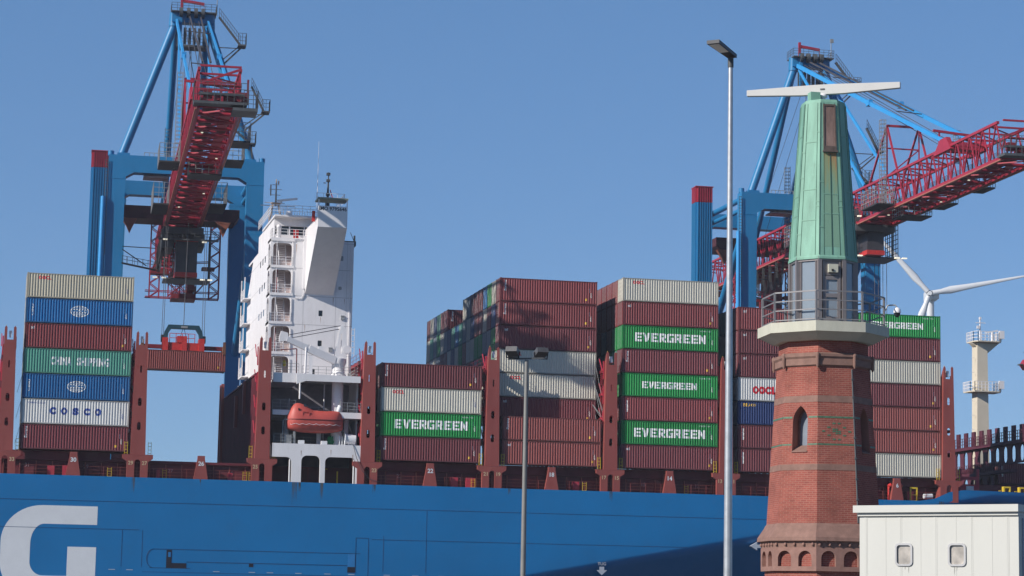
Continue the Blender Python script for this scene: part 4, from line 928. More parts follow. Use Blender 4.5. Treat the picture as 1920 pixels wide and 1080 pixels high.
    for (xa, za, xb, zb) in ((3.9, 88.2, 7.1, 84.2), (9.0, 78.0, 10.9, 74.4), (6.6, 71.5, 9.0, 69.5)):
        b.bar((xa, -1.2, za), (xb, -1.2, zb), .5, .25)
        n_ = int(hypot(xb-xa, zb-za)/.5)
        for i in range(n_+1):
            t = i/n_; p = Vector((xa+(xb-xa)*t, -1.45, za+(zb-za)*t)); b.bar(p, p+Vector((0, 0, 1.3)), .05)
        b.bar((xa, -1.45, za+1.3), (xb, -1.45, zb+1.3), .06); b.bar((xa, -1.45, za+.7), (xb, -1.45, zb+.7), .05)
        b.box(xb-.3, xb+.9, -1.7, .5, zb-.2, zb); b.rail([(xb-.3, -1.6, zb), (xb+.9, -1.6, zb), (xb+.9, .4, zb)], 1.7, .035, 3, .6)
        tx = 2.65+(9.4-2.65)*(86.6-zb+3)/19.6
        b.bar((xb+.3, -.6, zb-.2), (tx, -.4, zb-3.2), .22); b.bar((xb-.2, -.6, zb-.2), (tx-.3, -.4, zb-2.6), .14); b.bar((xb, -.6, zb-.4), (tx-1.3, -.4, zb-.4), .12); b.cut()
    P_(b, 'stair_flight', M_dkgrey)
    # boom and girder: one long red lattice box
    HB, HT, XC = 58.0, 62.7, 2.35
    y0, y1, pitch = -79.5, 54.0, 4.15
    b = MB()
    for sx in (-1, 1):
        b.bar((sx*XC, y0, HB), (sx*XC, y1, HB), .34, .52); b.bar((sx*XC, y0+1.5, HT), (sx*XC, y1, HT), .34, .34)
    P_(b, 'chord', M_cranered)
    b = MB(); b.bar((-XC-.32, y0, HB-.28), (-XC-.32, y1, HB-.28), .22, .16); b.bar((XC+.32, y0, HB-.28), (XC+.32, y1, HB-.28), .22, .16); P_(b, 'trolley_rail', mat('rail_rust', (.32, .11, .08), .6, var=.2))
    n_ = int((y1-y0)/pitch)
    for sx in (-1, 1):
        b = MB()
        for i in range(n_+1):
            y = y0+pitch*i
            if i: b.bar((sx*XC, y, HB), (sx*XC, y, HT), .15)
            b.bar((sx*XC, y, HB), (sx*XC, y+pitch/2, HT), .16)
            if y+pitch < y1+1: b.bar((sx*XC, y+pitch, HB), (sx*XC, y+pitch/2, HT), .16)
        P_(b, 'side_lattice', M_cranered)
    b = MB()
    for i in range(n_+1):
        y = y0+pitch*i
        b.bar((-XC, y, HT), (XC, y, HT), .22); b.bar((-XC, y, HT), (XC, y+pitch, HT), .14) if i else b.bar((-XC, y, HB+2.6), (XC, y, HT-.2), .24)
        b.tube((-XC, y, HB+.02), (XC, y, HB+.02), .24, n=8)
        b.bar((-XC, y, HB-.05), (XC, y+pitch, HB-.05), .16) if i % 2 else b.bar((XC, y, HB-.05), (-XC, y+pitch, HB-.05), .16)
        b.box(.5, 1.6, y+.1, y+pitch-.1, HB+.05, HB+.12) if i % 3 else None
    P_(b, 'cross_bracing', M_cranered)
    b = MB(); b.box(-1.7, -.2, y0+3, y1-2, HB+.45, HB+.55); b.box(.8, 1.9, y0+3, y1-2, HB+.9, HB+1.0)
    for i in range(n_): b.box(-.2, 1.2, y0+pitch*i+1.3, y0+pitch*i+2.0, HB+.2, HB+.5)
    for i in range(10): b.tube((-1.5+.33*i, y0+4, HB+1.4), (-1.5+.33*i, y1, HB+1.4), .03, n=4)
    P_(b, 'inner_walkway', mat('walkway_dark_red', (.07, .022, .028), .65, var=.3))  # a darker red than the chords
    # tip platform and small platforms
    b = MB()
    yt = y0-.5
    b.box(-3.0, 3.0, yt-1.4, yt+.9, HB-.05, HB+.25); b.box(1.4, 4.2, yt-1.4, yt+2.2, HB-.7, HB-.35)
    b.rail([(-3.0, yt+.9, HB+.25), (-3.0, yt-1.4, HB+.25), (3.0, yt-1.4, HB+.25)], 2.2, .035, 3, .75); b.rail([(2.6, yt-1.4, HB-.35), (4.2, yt-1.4, HB-.35), (4.2, yt+2.2, HB-.35)], 2.0, .035, 4, .6)
    b.box(-2.4, 2.6, yt-.6, yt+.3, HB+1.2, HB+1.4)
    P_(b, 'tip_platform', M_dkgrey)
    b = MB(); b.box(-1.9, -.9, yt+.1, yt+.9, HB+.9, HB+1.9); b.box(.4, 1.9, yt+.1, yt+.9, HB+.6, HB+1.6); b.tube((-2.0, yt, HB+2.4), (2.4, yt, HB+2.4), .16, n=8); b.tube((2.2, yt-.4, HB+1.0), (2.2, yt+.8, HB+1.0), .5, n=12); b.tube((-.3, yt-.4, HB+1.0), (-.3, yt+.8, HB+1.0), .42, n=12); b.bar((3.1, yt, HB+.3), (3.1, yt, HB+3.2), .22); b.box(1.9, 3.2, yt, yt+.6, HB+.6, HB+1.7); P_(b, 'end_machinery', M_darkred)
    for (xa, xb_, ya, yb, z) in ((-5.4, -2.8, -44, -38, HB+.2), (-1.6, 2.6, -44, -40, HB-1.2), (3.0, 5.2, -47, -42, HB+.2), (-5.0, -2.8, -12, -3, HB+.1), (2.8, 5.2, -14, -6, HB+.1), (2.8, 5.0, -60, -56, HB+.1)):
        b = MB(); b.box(xa, xb_, ya, yb, z-.18, z); P_(b, 'side_platform', M_grate); b = MB(); b.rail([(xb_, yb, z), (xb_, ya, z), (xa, ya, z), (xa, yb, z)], 2.3 if yb < -30 else 3.0, .04, 4, .8); P_(b, 'railing', M_galv)
    for i, (x, yy) in enumerate(((-1.2, -66), (1.5, -50), (-1.4, -38), (1.4, -24), (-1.4, -12), (1.3, 16), (-1.3, 32))):
        b = MB(); b.box(x-.14, x+.14, yy-.1, yy+.1, HB-.40, HB-.3); P_(b, 'floodlight', M_lamp)
    # stay brackets and little masts on the boom
    b = MB()
    for sx in (-1, 1): b.prism([[(-63.5, HT-.5), (-57.5, HT-.5), (-60.0, HT+1.3), (-62.0, HT+1.3)]], sx*XC-.3, sx*XC+.3, tf=lambda y, x, z: (x, y, z)); b.cut()
    b.box(-2.1, 2.1, -61.8, -60.2, HT-.2, HT+.8); b.bar((-3.2, -59, HT+2.7), (3.6, -59, HT+2.2), .3); b.bar((-2.35, -59, HT), (-2.35, -59, HT+2.7), .2); b.bar((2.35, -59, HT), (2.35, -59, HT+2.3), .2); b.cut()
    for sx in (-1, 1):
        b.bar((sx*XC, -33, HT), (sx*XC, -40, HT+7.2), .24); b.bar((sx*XC, -44, HT), (sx*XC, -40, HT+7.2), .24); b.bar((sx*XC, -40, HT), (sx*XC, -40, HT+7.2), .16)
    b.bar((-XC, -40, HT+7.2), (XC, -40, HT+7.2), .3); b.bar((-XC, -40, HT+4), (XC, -40, HT+4), .18); b.bar((-XC, -40, HT), (XC, -40, HT+4), .16)
    P_(b, 'stay_bracket', M_cranered)
    b = MB()
    for (lx, ly, z0, z1) in ((-3.0, -40, HB, HT+8), (3.0, -52, HT, HT+4.5), (-2.9, 2, HT, HT+9)):
        for dx in (-.35, .35):
            for dy in (-.35, .35): b.bar((lx+dx, ly+dy, z0), (lx+dx, ly+dy, z1), .07)
        k = z0
        while k < z1:
            for dy in (-.35, .35): b.bar((lx-.35, ly+dy, k), (lx+.35, ly+dy, k), .06)
            for dx in (-.35, .35): b.bar((lx+dx, ly-.35, k), (lx+dx, ly+.35, k), .06)
            k += .55
        b.cut()
    b.box(-6.2, -2.6, 0, 3, HT+1.2, HT+1.4); b.rail([(-6.2, 0, HT+1.4), (-2.6, 0, HT+1.4)], 3.4, .05, 5, .7); b.box(-5.6, -3.6, .5, 2.5, HT+1.4, HT+3.4)
    P_(b, 'ladder_cage', M_galv)
    # machinery house under the girder, trolley and cab
    b = MB(); b.prism([[(-9.0, 61.6), (-8.2, 61.0), (8.6, 61.0), (9.3, 61.8), (9.3, 63.0), (-9.0, 63.0)]], 20, 25.8)
    P_(b, 'cross_girder', mat('shade_maroon', (.06, .014, .02), .65, var=.3))  # shade on the underside is put into this dark maroon
    b = MB()
    for x in (-7.6, 6.8): b.prism([[(x-1.2, 61.0), (x+1.2, 61.0), (x+.6, 59.9), (x+.1, 58.7), (x-.4, 59.8)]], 20, 21.2); b.cut()
    P_(b, 'boom_latch', mat('latch_brown', (.22, .07, .04), .6, var=.2))
    ty = {0: 7.0, 1: -25.0}[kind]
    def Q_(b, *k):
        d = {0: 0.0, 1: 3.6}[kind]; b.v = [(x, y, z+d) for x, y, z in b.v]; return P_(b, *k)
    b = MB(); b.box(-2.9, 3.0, ty-4, ty+5, 56.2-3.0*kind, 57.2-3.0*kind); b.box(-3.0, -1.4, ty-3, ty+4, 54.2, 56.4); b.box(1.6, 3.2, ty-3, ty+4, 54.6, 56.4)
    b.box(-3.6, 5.2, ty-4.6, ty-3.8, 55.2, 55.4)
    b.rail([(-3.6, ty-4.6, 55.4), (5.2, ty-4.6, 55.4)], 1.2, .04, 3, .6); b.rail([(-3.0, ty+4, 51.4), (-3.0, ty-2, 51.4)], 1.2, .04, 3, .6); b.box(-2.6, 4.2, ty-2.0, ty+3.5, 49.7, 49.9); b.rail([(4.2, ty-2, 49.95), (4.2, ty+3, 49.95)], 6, .05, 9, .9)
    for x in (-2.5, -1.2, 4.1): b.bar((x, ty, 49.8), (x, ty, 56.6), .18)
    Q_(b, 'trolley', M_dkgrey)
    b = MB(); b.box(-.9, 2.2-.6*kind, ty-3.2, ty+2, 50.6, 55.3-1.9*kind); Q_(b, 'drivers_cab', mat('cab_dark', (.05, .045, .05), .3, var=.2))
    b = MB(); b.box(-1.0, 2.3-.6*kind, ty-3.3, ty+2, 49.96, 50.6); b.box(-1.0, 2.3-.6*kind, ty-3.25, ty-3.2, 55.2-1.9*kind, 55.5-1.9*kind); Q_(b, 'cab_sill', M_spread)
    for x, z in ((-2.6, 55.2), (3.1, 55.0), (-3.9, 49.5), (-2.6, 49.5), (3.0, 49.4), (4.1, 49.4)):
        b = MB(); b.box(x-.34, x+.34, ty-5, ty-4.5, z-.10, z+.05); Q_(b, 'floodlight', M_lamp)
    # hanging lattice frame at the landside
    b = MB()
    def lattice(x, y, z0, z1, w, s, step=1.1):
        for dx in (-w, w):
            for dy in (-w, w): b.bar((x+dx, y+dy, z0), (x+dx, y+dy, z1), s)
        k = z0; f = 1
        while k < z1-.2:
            b.bar((x-w*f, y-w, k), (x+w*f, y-w, min(z1, k+step)), s*.7); b.bar((x-w, y-w*f, k), (x-w, y+w*f, min(z1, k+step)), s*.7); b.bar((x-w*f, y+w, k), (x+w*f, y+w, min(z1, k+step)), s*.7); k += step; f = -f
    lattice(-3.2, 27, 49.7, 61.8, .75, .17); lattice(6.1, 27, 49.7, 61.8, .75, .17)
    for dy in (26.2, 27.8):
        b.bar((-4.6, dy, 49.7), (6.9, dy, 49.7), .16); b.bar((-4.6, dy, 50.7), (6.9, dy, 50.7), .12); b.bar((-2.4, dy, 53.5), (1, dy, 50.2), .13); b.bar((5.3, dy, 53.0), (3, dy, 50.2), .13)
        for x in (-1.0, .8, 2.6): b.bar((x, dy, 50.0), (x, dy, 58), .13)
        b.bar((-2.4, dy, 55), (5.3, dy, 55.6), .13); b.bar((-1.0, dy, 50), (2.6, dy, 53), .12); b.bar((2.6, dy, 50), (-1, dy, 53), .12)
    P_(b, 'hanging_lattice', M_cranered)
    b = MB(); b.box(-.6, 3.2, 24, 29, 49.3, 50.1); b.rail([(-.6, 24, 50.1), (3.2, 24, 50.1), (3.2, 29, 50.1)], 1.5, .05, 3, .6); b.box(-.4, 1.2, 20, 24, 51.4, 53.2); b.box(1.8, 2.9, 22, 30, 50.5, 58); b.box(-.8, 3, 26, 32, 53.5, 54); b.box(-3.9, -1, 25, 27, 53.2, 53.9); b.box(4, 6, 24, 26, 54, 54.4); P_(b, 'maintenance_platform', M_darkred)
    b = MB(); b.bar((-9.4, 8, 54.7), (-3.6, 10, 54.9), .12); b.bar((-9.4, 8, 52.3), (-3.6, 10, 51.6), .25); b.bar((-9.4, 8, 54.7), (-5, 10, 52.2), .12)
    for i in range(5): b.bar((-9.2+1.2*i, 8.4, 52.3-.1*i), (-9.2+1.2*i, 8.4, 53.3-.1*i), .06)
    b.rail([(-9.4, 8, 52.4), (-4, 10, 51.9)], 1.0, .04, 2, .8); P_(b, 'access_truss', M_dkgrey)
    # counterweight lift shaft, ribbed, red cap
    for z0, z1, m, nm in ((0, 67.9, M_craneblue, 'lift_shaft'), (67.9, 70.4, M_cranered, 'shaft_cap')):
        b = MB(); b.box(-13.5, -10.9, 16, 18.4, z0, z1)
        for i in range(7): b.box(-13.45+.38*i, -13.45+.38*i+.17, 15.72, 15.999, z0+.02, z1-.02); b.box(-13.75, -13.501, 16.1+.33*i, 16.25+.33*i, z0+.02, z1-.02)
        if nm == 'shaft_cap': b.box(-13.8, -10.8, 15.65, 18.5, z1, z1+.12)
        P_(b, nm, m)
    b = MB(); b.tube((-12.0, -1.4, 0), (-11.9, -1.4, 60.5), .33, n=8); P_(b, 'cable_duct', M_stayblue)
    b = MB()
    k = 52.0
    while k < 66: b.bar((-11.75, -1.3, k), (-11.35, -1.3, k), .06); k += .45
    for x in (-11.75, -11.35): b.bar((x, -1.3, 52), (x, -1.3, 66), .07)
    k = 40
    P_(b, 'ladder', M_dkgrey)
    # festoon cables
    b = MB()
    for i in range(7):
        ya, yb_ = 4+3.4*i, 4+3.4*(i+1)
        for dx in (-.15, 0, .15):
            pts = [Vector((-XC-.5+dx, ya+(yb_-ya)*t/8, 57.4-4.3*(1-((t-4)/4)**2)**.55)) for t in range(9)]; b.path(pts, .055, 5)
        b.cut()
    P_(b, 'festoon_cable', M_black)
    # hoist ropes
    b = MB()
    for x in (-1.2, -.5, .2, .9): b.tube((x, -1, 87.5), (x*1.3, -60, HT), .05, n=4)
    for x in (-1.0, 0, 1.2): b.tube((x, 0, 84), (x, -14, HT), .04, n=4); b.tube((x, 0, 84), (x*2-1, 20, HT), .035, n=4)
    b.bar((-.4, -1.2, 88), (-.3, -42, 71.8), .2); b.bar((1.2, -1.2, 88), (.8, -42, 71.8), .2); b.bar((-1.8, -16, 82.2), (2, -16, 82.0), .12); b.bar((-1.8, -42, 71.6), (2, -42, 71.4), .12)
    P_(b, 'wire_rope', M_rope)
    return cr
c1 = make_crane(0); c1.location = (27.95, YW, 0); c1.rotation_euler = (0, 0, radians(-2.2))
tag(c1, 'left blue container crane with red lattice boom reaching over the ship towards the viewer', 'crane', 'container cranes on the far quay')
c2 = make_crane(1); c2.location = (124.5, YW, 0); c2.rotation_euler = (0, 0, radians(-1.1))
tag(c2, 'right blue container crane partly hidden behind the brick and copper tower', 'crane', 'container cranes on the far quay')
b = MB()
for x in (5.5, 6.1, 6.8, 7.4): b.tube((x, -14, 56), (x, -14, 8), .045, n=4)
b.build('hoist_rope', M_rope, c2)
# spreader with headblock
spd = empty('spreader', (CX1+.1, 338.0+1.2, 38.45)); tag(spd, 'red spreader with teal headblock arch holding a container under the left crane', 'spreader')
b = MB(); b.prism([[(-3.0, .75), (-2.35, .75), (-2.2, 2.3), (-1.75, 3.0), (1.75, 3.0), (2.2, 2.3), (2.45, .75), (3.0, .75), (2.7, 2.6), (2.2, 3.55), (-2.2, 3.55), (-2.7, 2.6)]], -.5, .5); b.build('headblock', M_teal, spd)
b = MB()
for x in (-2.85, 2.85): b.tube((x-.35, 0, 1.55), (x+.35, 0, 1.55), .55, n=12); b.cut()
b.build('sheave', M_black, spd)
b = MB(); b.box(-3.0, 3.0, -.8, .8, -.15, .95); b.box(-3.0, -2.2, -1.0, 1.0, -.3, 1.6); b.box(2.2, 3.0, -1.0, 1.0, -.3, 1.6); b.box(-.9, .5, -.9, .9, .95, 1.9); b.box(-.25, .5, -.95, -.81, -.3, 1.0)
b.rail([(-2.0, -.8, .95), (1.6, -.8, .95)], 1.3, .05, 2, .9); b.build('spreader_body', M_spread, spd)
b = MB(); b.box(-6.0, -3.001, -.35, .35, .05, .62); b.cut(); b.box(3.001, 5.6, -.35, .35, .05, .3); b.box(3.001, 5.6, -.32, .32, .36, .62); b.build('telescopic_beam', M_darkred, spd)
for sx in (-1, 1): b = MB(); b.box(sx*5.85-.22, sx*5.85+.22, -1.2, 1.2, -.25, .6); b.box(sx*5.85-.2, sx*5.85+.2, -1.35, -1.21, -.6, 1.2); b.build('end_beam', mat('flipper_brown', (.16, .07, .04), .6), spd)
b = MB(); b.box(-.4, .55, -.55, -.501, 3.1, 3.4); b.build('nameplate', M_galv, spd)
b = MB()
for x in (-3.1, -2.85, 2.7, 3.0): b.tube((x, 0, 1.6), (x*.97, 0, 18.6), .04, n=4)
b.tube((0, 0, 3.5), (.15, 0, 18.6), .05, n=4); b.bar((0, 0, 3.4), (-.4, 0, 1.9), .07); b.bar((0, 0, 3.4), (.4, 0, 1.9), .07); b.build('hoist_rope', M_rope, spd)

# ------------------------------------------------------------------ brick and copper radar tower
TX, TY = 32.68, 88.0
PH0 = atan2(-TY, -TX)                      # direction from the tower towards the camera
VA = [PH0+radians(-6+45*k) for k in range(8)]
tower = empty('radar_tower', (TX, TY, 0)); tag(tower, 'octagonal red brick tower with green copper top and white radar scanner', 'tower')
def octa(prof, name, m, parent=tower, caps=True, flat=True):
    vs = []; fs = []; uvs = []
    for r, z in prof: vs += [(r*cos(a), r*sin(a), z) for a in VA]
    n = len(prof)
    for k in range(n-1):
        for i in range(8):
            j = (i+1) % 8; fs.append((k*8+i, k*8+j, (k+1)*8+j, (k+1)*8+i))
            w0 = prof[k][0]*.7654; w1 = prof[k+1][0]*.7654; c = i*3.0
            uvs += [(c-w0/2, prof[k][1]), (c+w0/2, prof[k][1]), (c+w1/2, prof[k+1][1]), (c-w1/2, prof[k+1][1])]
    if caps:
        fs.append(tuple(range(7, -1, -1))); uvs += [(0, 0)]*8; fs.append(tuple((n-1)*8+i for i in range(8))); uvs += [(0, 0)]*8
    me = bpy.data.meshes.new(name); me.from_pydata(vs, [], fs); me.materials.append(m)
    ul = me.uv_layers.new(name='UVMap')
    for i, uv in enumerate(uvs): ul.data[i].uv = uv
    o = bpy.data.objects.new(name, me); COL.objects.link(o); o.parent = parent; return o
def facet(k, r):
    """origin, right and outward vectors of facet k (0 = the one facing a little right of the camera)"""
    a = PH0+radians(16.5+45*k); ap = r*cos(radians(22.5))
    nrm = Vector((cos(a), sin(a), 0)); right = Vector((-sin(a), cos(a), 0))
    return nrm*ap, right, nrm
def ftf(k, r0, z0, r1, z1):
    """map (u, depth, z) onto the sloping facet k"""
    def f(u, d, z):
        r = r0+(r1-r0)*(z-z0)/(z1-z0); o, rt, nn = facet(k, r); return o+rt*u-nn*d+Vector((0, 0, z))
    return f
def brick_mat(name, c1, c2, mort, bw=.25, rh=.078, ms=.010, rough=.85):
    m = bpy.data.materials.new(name); m.use_nodes = True; nt = m.node_tree; N = nt.nodes; L = nt.links; b_ = N['Principled BSDF']; b_.inputs['Roughness'].default_value = rough; b_.inputs['Specular IOR Level'].default_value = .2
    tc = N.new('ShaderNodeTexCoord'); bt = N.new('ShaderNodeTexBrick'); bt.inputs['Scale'].default_value = 1; bt.inputs['Brick Width'].default_value = bw; bt.inputs['Row Height'].default_value = rh
    bt.inputs['Mortar Size'].default_value = ms; bt.inputs['Mortar Smooth'].default_value = .3; bt.inputs['Color1'].default_value = (*c1, 1); bt.inputs['Color2'].default_value = (*c2, 1); bt.inputs['Mortar'].default_value = (*mort, 1); bt.inputs['Bias'].default_value = -.2
    L.new(tc.outputs['UV'], bt.inputs['Vector'])
    nz = N.new('ShaderNodeTexNoise'); nz.inputs['Scale'].default_value = 1.1; nz.inputs['Detail'].default_value = 8; nz.inputs['Roughness'].default_value = .65; L.new(tc.outputs['Object'], nz.inputs['Vector'])
    mr = N.new('ShaderNodeMapRange'); mr.inputs[1].default_value = .3; mr.inputs[2].default_value = .7; mr.inputs[3].default_value = .72; mr.inputs[4].default_value = 1.18; L.new(nz.outputs['Fac'], mr.inputs[0])
    vm = N.new('ShaderNodeVectorMath'); vm.operation = 'SCALE'; L.new(bt.outputs['Color'], vm.inputs[0]); L.new(mr.outputs[0], vm.inputs['Scale']); L.new(vm.outputs[0], b_.inputs['Base Color'])
    bp_ = N.new('ShaderNodeBump'); bp_.inputs['Strength'].default_value = .5; bp_.inputs['Distance'].default_value = .01; L.new(bt.outputs['Fac'], bp_.inputs['Height']); bp_.invert = True; L.new(bp_.outputs[0], b_.inputs['Normal'])
    return m
M_brick = brick_mat('red_brick', (.29, .084, .064), (.225, .064, .052), (.32, .155, .12), ms=.011)
M_stone = mat('brown_sandstone', (.215, .125, .10), .85, var=.2, scale=3, dirtamt=.35, dirt=(.10, .07, .06))
M_conc2 = mat('pale_concrete', (.47, .47, .39), .8, var=.08, scale=2, streak=1, dirtamt=.25, dirt=(.3, .28, .22))
M_pat = mat('copper_patina', (.175, .355, .27), .6, var=.20, scale=2.2, streak=1, dirtamt=.5, dirt=(.09, .16, .12))
M_patdk = mat('copper_seam', (.06, .13, .10), .6, var=.2)
M_alu = mat('aluminium_frame', (.22, .20, .20), .45, .3, var=.1)
def cut(o, cutters):
    for c in cutters:
        md = o.modifiers.new('b', 'BOOLEAN'); md.object = c; md.operation = 'DIFFERENCE'; md.solver = 'EXACT'
    dg = bpy.context.evaluated_depsgraph_get(); dg.update()
    me = bpy.data.meshes.new_from_object(o.evaluated_get(dg)); o.modifiers.clear(); o.data = me
    for c in cutters: bpy.data.objects.remove(c)
RB0, RB1, ZB0, ZB1 = 2.235, 1.85, 5.6, 11.7
shaft = octa([(2.30, -.2), (2.30, 3.8), (2.235, 5.0), (RB0, ZB0), (RB1, ZB1), (1.80, 11.9), (1.75, 12.85)], 'brick_shaft', M_brick)
cuts = []
def gothic(w, z0, z1, n=6):
    r = w*1.15; zs = z1-sqrt(max(r*r-(r-w/2)**2, 0))
    R_ = [((w/2-r)+r*cos(t*1.0), zs+r*sin(t)) for t in [i/n*math.acos((r-w/2)/r) for i in range(n+1)]]
    return [(-w/2, z0), (w/2, z0)] + R_ + [(-x, z) for x, z in R_[::-1][1:]]
for k in (-1, 1, 3, -3):
    b = MB(); b.prism([gothic(.66, 8.35, 10.15)], -.3, .55, tf=ftf(k, RB0, ZB0, RB1, ZB1)); c = b.build('cutter', M_brick); c.location = (TX, TY, 0); cuts.append(c)
bpy.context.view_layer.update()
cut(shaft, cuts)
for k in (-1, 1):
    f = ftf(k, RB0, ZB0, RB1, ZB1)
    b = MB(); b.prism([gothic(.64, 8.36, 10.13), gothic(.50, 8.45, 10.03)], .44, .50, tf=f); w_ = b.build('window', M_stone, tower)
    b = MB(); b.prism([gothic(.52, 8.44, 10.04)], .48, .49, tf=f); b.build('pane', mat('pane_reflection', (.20, .23, .27), .2, spec=.6, var=.2), w_)  # grey-blue of a reflection is put into the pane colour
    b = MB(); b.prism([[(-.34, 8.33), (.34, 8.33), (.34, 8.38), (-.34, 8.38)]], -.04, .44, tf=f)
    b.add([f(-.33, .02, 8.385), f(.33, .02, 8.385), f(.33, .44, 8.62), f(-.33, .44, 8.62)], [(0, 1, 2, 3)]); b.build('sill', M_stone, w_)
def ring(z0, z1, dr, m, name, parent=tower):
    ra = RB0+(RB1-RB0)*(z0-ZB0)/(ZB1-ZB0)+dr; rb = RB0+(RB1-RB0)*(z1-ZB0)/(ZB1-ZB0)+dr
    if z0 < 5.6: ra = rb = 2.3+dr
    return octa([(ra-.1, z0), (ra, z0+.004), (rb, z1-.004), (rb-.1, z1)], name, m, parent, caps=False)
M_greenb = mat('glazed_green_brick', (.07, .15, .09), .4, var=.25, scale=8)
for z0, z1 in ((10.28, 10.55), (7.62, 7.86)): ring(z0, z1, .012, M_stone, 'stone_band')
for z0, z1, k in ((9.66, 9.73, 0), (8.60, 8.66, 0)):
    ring(z0, z1, .010, M_greenb, 'glazed_band') if False else None
    for kf in (-3, -2, -1, 0, 1, 2):
        b = MB(); f = ftf(kf, RB0, ZB0, RB1, ZB1)
        r_ = RB0+(RB1-RB0)*(z0-ZB0)/(ZB1-ZB0); hw = r_*.3827-.01
        segs = [(-hw, -.36), (.36, hw)] if kf in (-1, 1, -3) else [(-hw, hw)]
        for u0, u1 in segs:
            u = u0
            while u < u1-.02: b.prism([[(u, z0), (min(u+.24, u1), z0), (min(u+.24, u1), z1), (u, z1)]], -.008, .02, tf=f); u += .25
        b.build('glazed_band', M_greenb, tower)
b = MB(); f = ftf(0, RB0, ZB0, RB1, ZB1)      # lozenge of glazed bricks
for i in range(-5, 6, 2):
    for sg in (-1, 1):
        z = 9.14+sg*(5-abs(i))*.078; u = i*.105
        if abs(i) < 5 or sg > 0: b.prism([[(u-.06, z-.03), (u+.06, z-.03), (u+.06, z+.03), (u-.06, z+.03)]], -.008, .02, tf=f)
for u, z in ((-.12, 9.14), (.12, 9.14), (0, 9.22), (0, 9.06), (-.12, 9.22), (.12, 9.06), (0, 9.14)): b.prism([[(u-.05, z-.03), (u+.05, z-.03), (u+.05, z+.03), (u-.05, z+.03)]], -.008, .02, tf=f)
b.build('brick_emblem', M_greenb, tower)
octa([(1.84, 11.68), (1.94, 11.75), (1.94, 12.0), (2.0, 12.08), (2.0, 12.18), (1.88, 12.24), (1.74, 12.26)], 'stone_cornice', M_stone, caps=False)
b = MB()
for a in VA: b.cut(); b.lathe([(.03, 11.62), (.07, 11.72), (.07, 12.0), (.09, 12.1), (.09, 12.18), (.03, 12.24)], (1.96*cos(a), 1.96*sin(a), 0), 8)
b.build('corner_boss', M_stone, tower)
octa([(2.20, 5.62), (2.30, 5.48), (2.34, 5.40), (2.60, 5.02), (2.62, 4.88), (2.46, 4.84), (2.44, 4.62), (2.28, 4.60)], 'base_cornice', M_stone, caps=False)
for k in range(-3, 5):
    b = MB(); o_, rt, nn = facet(k, 2.46); hw = 2.46*.3827
    def f(u, d, z, o_=o_, rt=rt, nn=nn): return o_+rt*u-nn*d+Vector((0, 0, z))
    out = [(-hw, 4.62), (-hw, 4.15), (-hw+.12, 3.95), (-.82, 3.85)]
    holes = []
    for cx_ in (-.45, .45): holes.append(archhole(cx_-.29, cx_+.29, 3.90, 4.50))
    b.prism([[(-hw, 3.72), (hw, 3.72), (hw, 4.62), (-hw, 4.62)]]+holes, 0, .30, tf=f)
    for u in [-.8+.4*i for i in range(5)]:
        q = f(u, -.02, 4.74); b.lathe([(.01, -.07), (.06, -.04), (.06, .04), (.01, .07)], tuple(q), 8)
    b.build('arcade_panel', mat('pink_stone', (.24, .135, .11), .85, var=.15, scale=4, dirtamt=.25, dirt=(.14, .09, .08)), tower)
octa([(2.0, 12.72), (2.55, 13.0), (2.62, 13.0), (2.62, 13.40), (1.0, 13.44)], 'gallery_slab', M_conc2)
rg = MB(); RR = 2.42
V8 = [Vector((RR*cos(a), RR*sin(a), 0)) for a in VA]
for i in range(8):
    p, q = V8[i], V8[(i+1) % 8]
    rg.bar(p+Vector((0, 0, 13.4)), p+Vector((0, 0, 14.60)), .075)
    for z in (13.50, 13.88, 14.24, 14.60): rg.bar(p+Vector((0, 0, z)), q+Vector((0, 0, z)), .038, .055 if z > 14.5 else .04)
rg.build('gallery_railing', mat('zinc_railing', (.22, .215, .22), .5, .3, var=.12, scale=3), tower)
# lantern room
octa([(.95, 13.44), (.95, 16.05)], 'inner_core', mat('room_dim', (.10, .11, .12), .7, var=.3, scale=3))
fr = MB(); glass = []
for i in range(8):
    a, c = VA[i], VA[(i+1) % 8]; p = Vector((1.29*cos(a), 1.29*sin(a), 0)); q = Vector((1.29*cos(c), 1.29*sin(c), 0)); d = (q-p).normalized(); nn = Vector((d.y, -d.x, 0))
    fr.bar(p+Vector((0, 0, 13.44)), p+Vector((0, 0, 16.12)), .16)
    fr.bar(p+Vector((0, 0, 16.03)), q+Vector((0, 0, 16.03)), .1, .16); fr.bar(p+Vector((0, 0, 13.52)), q+Vector((0, 0, 13.52)), .1, .16)
    fr.bar(p+d*.16+Vector((0, 0, 13.5)), p+d*.16+Vector((0, 0, 16.0)), .06); fr.bar(q-d*.16+Vector((0, 0, 13.5)), q-d*.16+Vector((0, 0, 16.0)), .06)
lan = fr.build('lantern_frame', M_alu, tower)
M_glass = bpy.data.materials.new('lantern_glass'); M_glass.use_nodes = True
gb = M_glass.node_tree.nodes['Principled BSDF']; gb.inputs['Base Color'].default_value = (.30, .36, .42, 1); gb.inputs['Roughness'].default_value = .08; gb.inputs['Specular IOR Level'].default_value = .8; gb.inputs['Alpha'].default_value = .62
